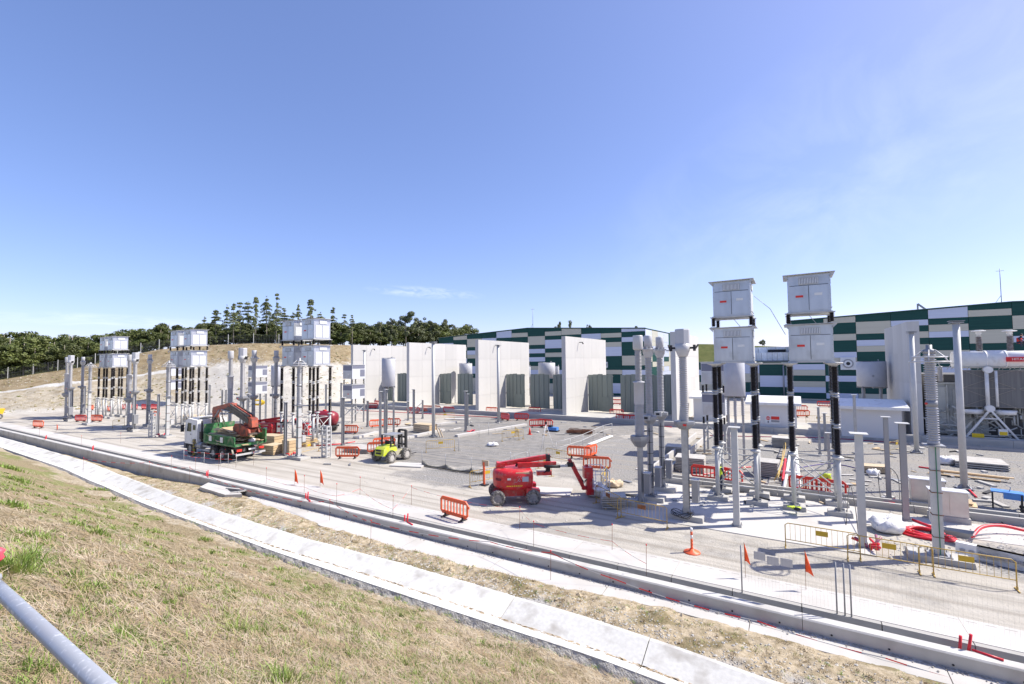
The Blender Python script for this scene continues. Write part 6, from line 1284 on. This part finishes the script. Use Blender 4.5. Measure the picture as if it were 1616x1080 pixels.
# red pipes
def coil(x, y, R_, n, r, label, m=redp, name='pipe_coil', sq=.75):
    X, Y = G(x, y); mb = MB(); 
    for k in range(n): mb.tube([(R_*(1-.07*k)*math.cos(t+k), sq*R_*(1-.07*k)*math.sin(t+k), r+.9*r*(k//2)*1.2+.03*math.sin(3*t+k)) for t in np.linspace(0, 6.1, 26)], r, 8)
    o = mb.build(name, m); o.location = (X, Y, .01); return tag(o, label, 'pipe coil')
coil(1462, 845, .95, 6, .05, 'bright red corrugated pipe coiled on the ground behind the arrester post'); 
def hose(pts, r, m, label, name='conduit', cat='conduit', z=None):
    P = [(*G(p[0], p[1]), (p[2] if len(p) > 2 else 0)+r) for p in pts]; Q = []
    for i in range(len(P)-1):
        p0, p1, p2, p3 = (np.array(P[max(0, min(len(P)-1, j))]) for j in (i-1, i, i+1, i+2))
        for t in np.linspace(0, 1, 8, endpoint=False): Q.append(tuple(.5*((2*p1)+(-p0+p2)*t+(2*p0-5*p1+4*p2-p3)*t*t+(-p0+3*p1-3*p2+p3)*t**3)))
    Q.append(P[-1]); o = MB().tube(Q, r, 8).build(name, m); return tag(o, label, cat)
hose([(1535, 854, .1), (1550, 846, .3), (1580, 843, .3), (1616, 845, .15), (1650, 848, .05)], .07, redp, 'thick red pipe arching over the gravel to the right edge'); hose([(1440, 822), (1460, 830), (1485, 838), (1500, 842)], .06, redp, 'red pipe leading from a post into the coil')
hose([(1450, 738), (1470, 741), (1490, 745), (1512, 748)], .05, redp, 'red pipe lying in front of the white tied bag'); hose([(1530, 775), (1541, 786)], .05, redp, 'short red pipe at the foot of the nearest tall pole'); hose([(1185, 738), (1160, 740), (1140, 745), (1110, 750)], .04, redp, 'red pipe lying behind the left nearest tower')
hose([(1232, 752), (1237, 740, .2), (1240, 738, .5), (1235, 762, .1)], .07, redp, 'short red arched pipe between the two nearest towers'); hose([(360, 702), (430, 706), (520, 703), (560, 698)], .05, redp, 'red pipe snaking behind the truck'); hose([(800, 655), (900, 663), (1000, 668), (1060, 675)], .045, redp, 'dark red cable running along the foundation plinth'); hose([(560, 648), (640, 652), (720, 656), (790, 660)], .045, redp, 'dark red cable along the plinth before the left walls')
hose([(1120, 688), (1200, 690), (1300, 692), (1420, 700)], .04, mat('maroon_cable', (.28, .02, .08)), 'maroon cable laid across the gravel before the huts'); hose([(1230, 745), (1300, 733), (1330, 735), (1360, 742)], .03, mat('blue_cable', (.08, .06, .25)), 'violet cable crossing the gravel behind the right nearest tower')
hose([(1520, 825), (1545, 818, .1), (1570, 822, .1), (1590, 832)], .02, dark, 'black cable looped over the kerb right of the stainless cubicles'); hose([(1335, 830), (1342, 790, .8), (1350, 815, .5), (1355, 850)], .018, dark, 'black cable drooping to the foot of the nearest pale post'); hose([(1390, 790), (1388, 772, .9), (1403, 770, 1.2), (1418, 776, .8), (1420, 795)], .02, dark, 'black cable loop round the grey post at right')
for i, (x, y, d) in enumerate(((1375, 868, 'nearest pale post'), (1396, 797, 'post with the black cable loop'), (254, 690, 'far left post beside the columns'), (742, 684, 'central yard post'), (461, 720, 'post behind the truck'), (614, 700, 'pair of posts above the loader'))):
    o = T('conduit_bundle', 'red and purple conduit ends at the foot of the '+d, 'conduits', (*G(x, y), 0), group='conduit bundles'); Rr = random.Random(i)
    for k in range(7):
        a = Rr.uniform(0, 6.28); l_ = Rr.uniform(.3, .55); bx_, by_ = Rr.uniform(-.25, .25), Rr.uniform(-.15, .15)
        MB().tube([(bx_, by_, -.05), (bx_+.1*math.cos(a), by_+.1*math.sin(a), .2), (bx_+l_*math.cos(a), by_+l_*math.sin(a), .12+Rr.random()*.35)], .05, 8).build('conduit', (redp, purp)[k % 2], o)
# white pipes lying away
o = T('white_pipes', 'long white pipe sections laid out on the gravel between the nearest towers', 'pipes'); 
for x0, x1, r in ((1236, 1248, .1), (1262, 1256, .13)):
    a, b = G(x0, 782), G(x1, 712); MB().tube([(*a, r+.02), (*b, r+.02)], r, 12).build('pipe', white, o)
a, b = G(1232, 752), G(1262, 754); MB().tube([(*a, .3), (*b, .3)], .09, 10).build('pipe', white, o)
# gap filler things on asphalt
tr_ = T('survey_tripod', 'tall thin white tripod standing on the asphalt', 'tripod', (*G(862, 711), 0))
for k in range(3): a = k*2.094+.3; MB().tube([(0, 0, 2.35), (.75*math.cos(a), .75*math.sin(a), 0)], .02, 6).build('leg', white, tr_)
MB().box((0, 0, 2.4), (.16, .12, .2)).build('head', dark, tr_)
rp = T('rebar_heap', 'rusty heap of reinforcing bars on the asphalt edge', 'rebar heap', (*G(915, 684), 0), .2); mb = MB(); Rr = random.Random(9)
for i in range(70): a = Rr.gauss(0, .2); y = Rr.gauss(0, .45); mb.beam((-1.4*math.cos(a), y-1.4*math.sin(a), .05+Rr.random()*.3), (1.4*math.cos(a), y+1.4*math.sin(a), .05+Rr.random()*.35), .03)
mb.build('bars', rustp, rp, kind='stuff')
bl = T('generator', 'small blue and black generator on the asphalt', 'generator', (*G(873, 681), 0)); MB().box((0, 0, .3), (1.1, .6, .35)).build('housing', blue, bl); MB().box((0, 0, .08), (1.3, .7, .12)).box((-.3, 0, .55), (.4, .4, .25)).build('frame', dark, bl)
cn = T('traffic_cone', 'small red traffic cone on the asphalt near the yellow fence', 'cone', (*G(836, 686), 0)); MB().box((0, 0, .02), (.4, .4, .04)).build('base', redb, cn); MB().lathe([(.15, .04), (.03, .75)], 14).build('cone', redb, cn)
# handrail on asphalt border
hr_ = T('handrail', 'galvanised two-bar handrail along the far edge of the asphalt', 'handrail'); hp = [G(*p) for p in ((878, 718), (900, 711), (920, 704), (936, 696), (952, 688), (966, 684))]
for p in hp: MB().tube([(*p, 0), (*p, 1.05)], .022, 6).build('post', galvl, hr_)
for z in (.55, 1.05): MB().tube([(*p, z) for p in hp], .02, 6).build('rail', galvl, hr_)
a, b = G(930, 704), G(965, 690); tag(MB().beam((*a, .12), (*b, .12), .35, .12).build('steel_beam', white), 'long white steel channel lying on the gravel beside the handrail', 'beam')
# silt sheet edge with posts and wire
ss = T('silt_fence', 'low sagging dark sheet pinned to thin posts along the near edge of the asphalt', 'silt fence'); sp_ = [G(*p) for p in ((666, 735), (703, 742), (744, 748), (765, 750), (789, 754), (812, 742), (836, 733))]
for p in sp_: MB().tube([(*p, 0), (*p, 1.15)], .018, 6).build('post', galvd, ss)
mb = MB()
for a, b in zip(sp_[:3], sp_[1:4]):
    n = 8; v = []
    for i in range(n+1): q = i/n; x = a[0]+(b[0]-a[0])*q; y = a[1]+(b[1]-a[1])*q; sg = 4*q*(1-q); v += [(x, y, .02), (x-.05, y-.15*sg, .18-.05*sg), (x, y+.02, .42-.3*sg)]
    mb.add(v, [[i*3+j, i*3+j+1, i*3+j+4, i*3+j+3] for i in range(n) for j in range(2)], True)
so_ = mb.build('sheet', mat('silt_sheet', (.12, .12, .11), (.3, .28, .24), rough=.9, scale=3), ss); so_.modifiers.new('t', 'SOLIDIFY').thickness = .01
for z in (.6, .95): MB().tube([(*p, z+.02*i) for i, p in enumerate(sp_)], .008, 5).build('wire', galvd, ss)
for x, y, d in ((756, 690, 'left of the white bag'), (771, 686, 'near the third wall pole'), (724, 712, 'on the open asphalt'), (806, 741, 'with a red top near the lift'), (832, 741, 'with a red top behind the lift arm')):
    o = T('marker_post', 'thin grey marker post '+d, 'post', (*G(x, y), 0), group='thin marker posts'); MB().tube([(0, 0, 0), (0, 0, 1.2)], .02, 6).build('bar', galvd, o); MB().lathe([(.03, 1.15), (.03, 1.25)], 8).build('cap', white, o)
slabz = ((645, 735, 2.6, 1.2, 'flat pale concrete slab lying on the ground right of the loader'), (870, 777, 2.4, 1.6, 'pale sheet lying under the lift arm'), (722, 662, 3.5, 1.0, 'pale sheet in the central yard'))
for x, y, a, b, d in slabz: tag(MB().box((0, 0, .05), (a, b, .08), .3).build('loose_slab', concl, loc=(*G(x, y), 0)), d, 'slab')
wp = T('timber_prop', 'two short timber props leaning at the foot of the tall pole', 'props', (*G(692, 690), 0))
for dx in (0, .35): piece('plank', ubox(woodp), wp, (dx, 0, .45), (.12, .05, 1.1), (0, -.5, 0))
ow = T('barrier_stand', 'narrow orange upright stand with boards left of the red lift', 'stand', (*G(764, 766), 0)); MB().box((0, 0, .75), (.13, .06, 1.4)).build('upright', orange, ow); MB().box((0, 0, .03), (.5, .4, .06)).build('base', dark, ow); MB().box((.1, .0, 1.4), (.5, .04, .35)).build('board', woodp, ow)
# wheelbarrow
wb = T('wheelbarrow', 'grey wheelbarrow standing beside the red pipe coil', 'wheelbarrow', (*G(1515, 858), 0), -.35)
v = [(-.55, -.2, .5), (.45, -.3, .55), (.45, .3, .55), (-.55, .2, .5), (-.4, -.12, .3), (.25, -.18, .28), (.25, .18, .28), (-.4, .12, .3)]
MB().add(v, [(4, 5, 6, 7), (0, 1, 5, 4), (1, 2, 6, 5), (2, 3, 7, 6), (3, 0, 4, 7)]).build('tray', galvd, wb).modifiers.new('t', 'SOLIDIFY').thickness = .015
MB().tube([(-.75, -.03, .2), (-.75, .06, .2)], .2, 18).build('wheel', dark, wb)
for s in (-1, 1): MB().tube([(-.75, s*.06, .2), (.2, s*.22, .3), (.95, s*.3, .58)], .018, 6).tube([(.2, s*.2, .3), (.3, s*.24, 0), (.4, s*.22, .3)], .015, 6).build('handle', galvd, wb)
# white plastic water barrier
o = T('water_barrier', 'long low white plastic barrier with oblong slots, behind the right yellow fence', 'barrier', (0, 0, 0)); a, b = G(1532, 880), G(1640, 905); n = 3
for k in range(n):
    q = (k+.5)/n; m_ = MB().prism([(-.28, 0), (.28, 0), (.2, .12), (.12, .5), (-.12, .5), (-.2, .12)], -.7, .7, 'x'); ob = m_.build('segment', white, o); ob.location = (a[0]+(b[0]-a[0])*q, a[1]+(b[1]-a[1])*q, .02); ob.rotation_euler = (0, 0, ang(a, b))
    for j in range(5): s_ = MB().box((-.5+j*.25, -.2, .26), (.14, .08, .09)).build('slot', mat('slot_grey', (.3, .3, .32)), ob)
# ladder & yellow hose
yh = coil(408, 655, 1.15, 5, .08, 'upright coil of yellow hose behind the truck crane', mat('hose_yellow', (.75, .5, .03)), 'hose_coil', .35); yh.rotation_euler = (1.35, 0, .3); yh.location.z = 1.9
hose([(1085, 770), (1120, 772, .1), (1160, 776)], .05, mat('beige_pipe', (.55, .5, .42)), 'beige tube lying behind the kerb')
hose([(1228, 760, .2), (1240, 725, .8), (1238, 705, .3), (1233, 760, 1.0), (1222, 770, .4)], .03, yel, 'yellow cable hanging by the white pipes')
# debris on the yard
RK = []
for _ in range(9000):
    x = rng.uniform(560, 1700); y = rng.uniform(670, 900); X, Y = G(x, y)
    if (Y > 31.3 or (X > 3 and 20.5 < Y) or (X < -8.5 and Y > 20 and rng.uniform() < .3)) and Y < 56: RK.append((X, Y, .01))
tag(rocks('yard_stones', RK, .015, .065, mat('yard_stone', (.36, .34, .32), (.7, .68, .64), rough=.95, scale=3)), 'loose stones and crumbs scattered over the yard', 'stones')
db = T('site_debris', 'scattered offcuts and scraps of timber between the yard posts', 'debris'); Rr = random.Random(21)
for i in range(270):
    x = Rr.uniform(60, 1560) if i % 3 else Rr.uniform(1050, 1600); y = Rr.uniform(655, 735) if x < 560 else (Rr.uniform(660, 690) if x < 960 else Rr.uniform(685, 800)); X, Y = G(x, y)
    if Y < 23.5: continue
    piece('scrap', ubox(Rr.choice((woodp, fpan, fpan, galvd, wood, concl, conc, dark))), db, (X, Y, .05), (Rr.uniform(.15, 1.3), Rr.uniform(.05, .3), Rr.uniform(.03, .12)), (0, 0, Rr.uniform(0, 3.1)))
# ------------------------------------------------------------------ people
def skinbody(name, J, E_, m, par):
    me = bpy.data.meshes.new(name); me.from_pydata([j[0] for j in J], E_, []); me.materials.append(m); o = bpy.data.objects.new(name, me); COL.objects.link(o); o.parent = par
    o.modifiers.new('skin', 'SKIN'); sv = me.skin_vertices if len(me.skin_vertices) else None
    if not me.skin_vertices:
        bpy.context.view_layer.update()
    lay = me.skin_vertices[0].data
    for i, j in enumerate(J): lay[i].radius = (j[1], j[1]*(j[2] if len(j) > 2 else 1)); lay[i].use_root = (i == 0)
    ss_ = o.modifiers.new('sub', 'SUBSURF'); ss_.levels = ss_.render_levels = 2; return o
def person(label, loc, rz, pose, trousers, vest, helmet):
    P = T('person', label, 'person', loc, rz)
    if pose == 'stand':
        J = [((0, 0, .95), .14, .75), ((0, 0, 1.18), .15, .7), ((0, 0, 1.4), .17, .6), ((0, 0, 1.5), .06), ((-.1, 0, .88), .1), ((-.11, -.02, .5), .07), ((-.12, .02, .1), .05), ((-.12, -.1, .04), .045), ((.1, 0, .88), .1), ((.12, .02, .5), .07), ((.13, .04, .1), .05), ((.13, -.08, .04), .045),
             ((-.2, 0, 1.42), .06), ((-.26, -.04, 1.15), .045), ((-.22, -.2, .98), .035), ((.2, 0, 1.42), .06), ((.26, -.04, 1.15), .045), ((.2, -.22, 1.02), .035), ((0, -.01, 1.6), .085), ((0, -.01, 1.72), .09)]
        head = (0, -.01, 1.68)
    else:
        J = [((0, 0, .38), .15, .8), ((0, -.08, .58), .15, .7), ((0, -.2, .78), .17, .6), ((0, -.26, .88), .06), ((-.12, -.1, .36), .1), ((-.16, -.4, .48), .075), ((-.16, -.36, .1), .05), ((-.16, -.48, .04), .045), ((.12, -.1, .36), .1), ((.16, -.4, .48), .075), ((.16, -.36, .1), .05), ((.16, -.48, .04), .045),
             ((-.2, -.22, .8), .06), ((-.25, -.38, .62), .045), ((-.12, -.52, .55), .035), ((.2, -.22, .8), .06), ((.25, -.38, .62), .045), ((.12, -.52, .55), .035), ((0, -.3, .97), .085), ((0, -.33, 1.08), .09)]
        head = (0, -.32, 1.04)
    E_ = [(0, 1), (1, 2), (2, 3), (0, 4), (4, 5), (5, 6), (6, 7), (0, 8), (8, 9), (9, 10), (10, 11), (2, 12), (12, 13), (13, 14), (2, 15), (15, 16), (16, 17), (3, 18), (18, 19)]
    b = skinbody('body', J, E_, trousers, P); h = Vector(head)
    MB().lathe([(.02, -.1), (.07, -.09), (.088, 0), (.08, .08), (.03, .12)], 14, h).box(h+Vector((0, -.088, -.01)), (.02, .03, .04)).build('face', skin, P)
    MB().lathe([(.13, .02), (.105, .03), (.1, .08), (.06, .14), (.01, .155)], 16, h).build('helmet', helmet, P)
    if pose == 'stand': MB().lathe([(.155, .92), (.165, 1.1), (.18, 1.35), (.16, 1.46), (.08, 1.5)], 14).build('vest', vest, P); 
    else: MB().lathe([(.17, -.2), (.185, .05), (.19, .28), (.12, .34)], 12, (0, -.13, .5)).build('vest', vest, P)
    for s in (-1, 1): 
        hp_ = Vector(J[14 if s < 0 else 17][0]); mb = MB().box(hp_+Vector((0, -.04, -.02)), (.07, .08, .04))
        for k in range(4): mb.tube([hp_+Vector((-.03+.02*k, -.07, -.02)), hp_+Vector((-.03+.02*k, -.12, -.03)), hp_+Vector((-.03+.02*k, -.13, -.06))], .009, 6)
        mb.tube([hp_+Vector((s*-.03, -.03, -.02)), hp_+Vector((s*-.05, -.08, -.03))], .01, 6); mb.build('hand', skin, P)
    return P
try:
    person('person in yellow hi-vis vest and white helmet behind the left nearest tower', (*G(1136, 777), 0), 2.6, 'stand', cloth, hiv, white)
    person('crouching person in red and black jacket on top of the transformer', (KX(1611, 60), 60.2, 8.75), .6, 'squat', cloth, redb, dark)
except Exception as e: print('person failed', e)
def vest(x, y, z, label, rz=0):
    o = T('hi_vis_vest', label, 'vest', (*G(x, y), z), rz); Rr = np.random.default_rng(int(x)); n = 7; v = []
    for i in range(n):
        for j in range(n): v.append((-.28+.56*i/(n-1)+Rr.normal(0, .03), -.18+.36*j/(n-1)+Rr.normal(0, .03), .06+abs(Rr.normal(0, .05))))
    f = [[i*n+j, i*n+j+1, (i+1)*n+j+1, (i+1)*n+j] for i in range(n-1) for j in range(n-1)]; b = MB().add(v, f, True).build('fabric', hiv, o); b.modifiers.new('t', 'SOLIDIFY').thickness = .02
    MB().lathe([(.05, 0), (.16, .05), (.12, .14), (.03, .16)], 8, (.12, -.18, 0)).build('lining', dark, o); return o
vest(1254, 812, .25, 'crumpled hi-vis vest lying on a concrete foot of the right nearest tower')
v = vest(1303, 779, .95, 'yellow hi-vis jacket hung over the cross bar of the right nearest tower'); v.rotation_euler = (1.2, 0, 0)
# ------------------------------------------------------------------ guardrail beside the photographer
def pt(x, y, dep): d = ray(x, y); return Vector((d[0]*dep, d[1]*dep, H+d[2]*dep))
A, B = pt(-6, 916+10, 1.62), pt(185, 1105, 1.10); dr = (B-A).normalized(); E0, E1 = A-dr*.06, B+dr*1.0
gr_ = T('guardrail', 'galvanised tubular guardrail crossing the bottom left corner, close to the viewer', 'handrail')
MB().tube([E0+dr*.05, E0+dr*.14, E1], .0205, 24).build('rail', pipe, gr_)
n_ = dr.cross(Vector((0, 0, 1))).normalized()
MB().beam(E0-dr*.09, E0+dr*.08, .012, .05).tube([E0-dr*.03+n_*.03, E0-dr*.03-n_*.03], .012, 8).build('rail_end', pipe, gr_)
L2 = E0-dr*.05; MB().tube([L2-dr*.02, Vector((L2.x-.02, L2.y, gzs(L2.x, L2.y)-.2))], .02, 12).build('post', pipe, gr_)
MB().tube([E1, Vector((E1.x, E1.y, gzs(E1.x, E1.y)-.2))], .024, 12).build('post', pipe, gr_)
C0 = pt(-14, 940, 1.75); MB().tube([L2-Vector((0, 0, .06)), L2-Vector((0, 0, .06))-dr*1.2], .02, 12).build('rail', pipe, gr_)
p = pt(-3, 874, 4.2); rk = MB().lathe([(.02, -.07), (.045, -.04), (.03, -.01), (.05, .02), (.02, .05)], 9).build('red_ribbon', mat('ribbon', (.85, .08, .12), rough=.5), loc=tuple(p)); tag(rk, 'knotted bright pinkish red ribbon on a thin stake at the left edge of the grass', 'ribbon')
MB().tube([(0, 0, -.05), (0, 0, gzs(p.x, p.y)-p.z-.1)], .008, 6).build('stake', rustp, rk)
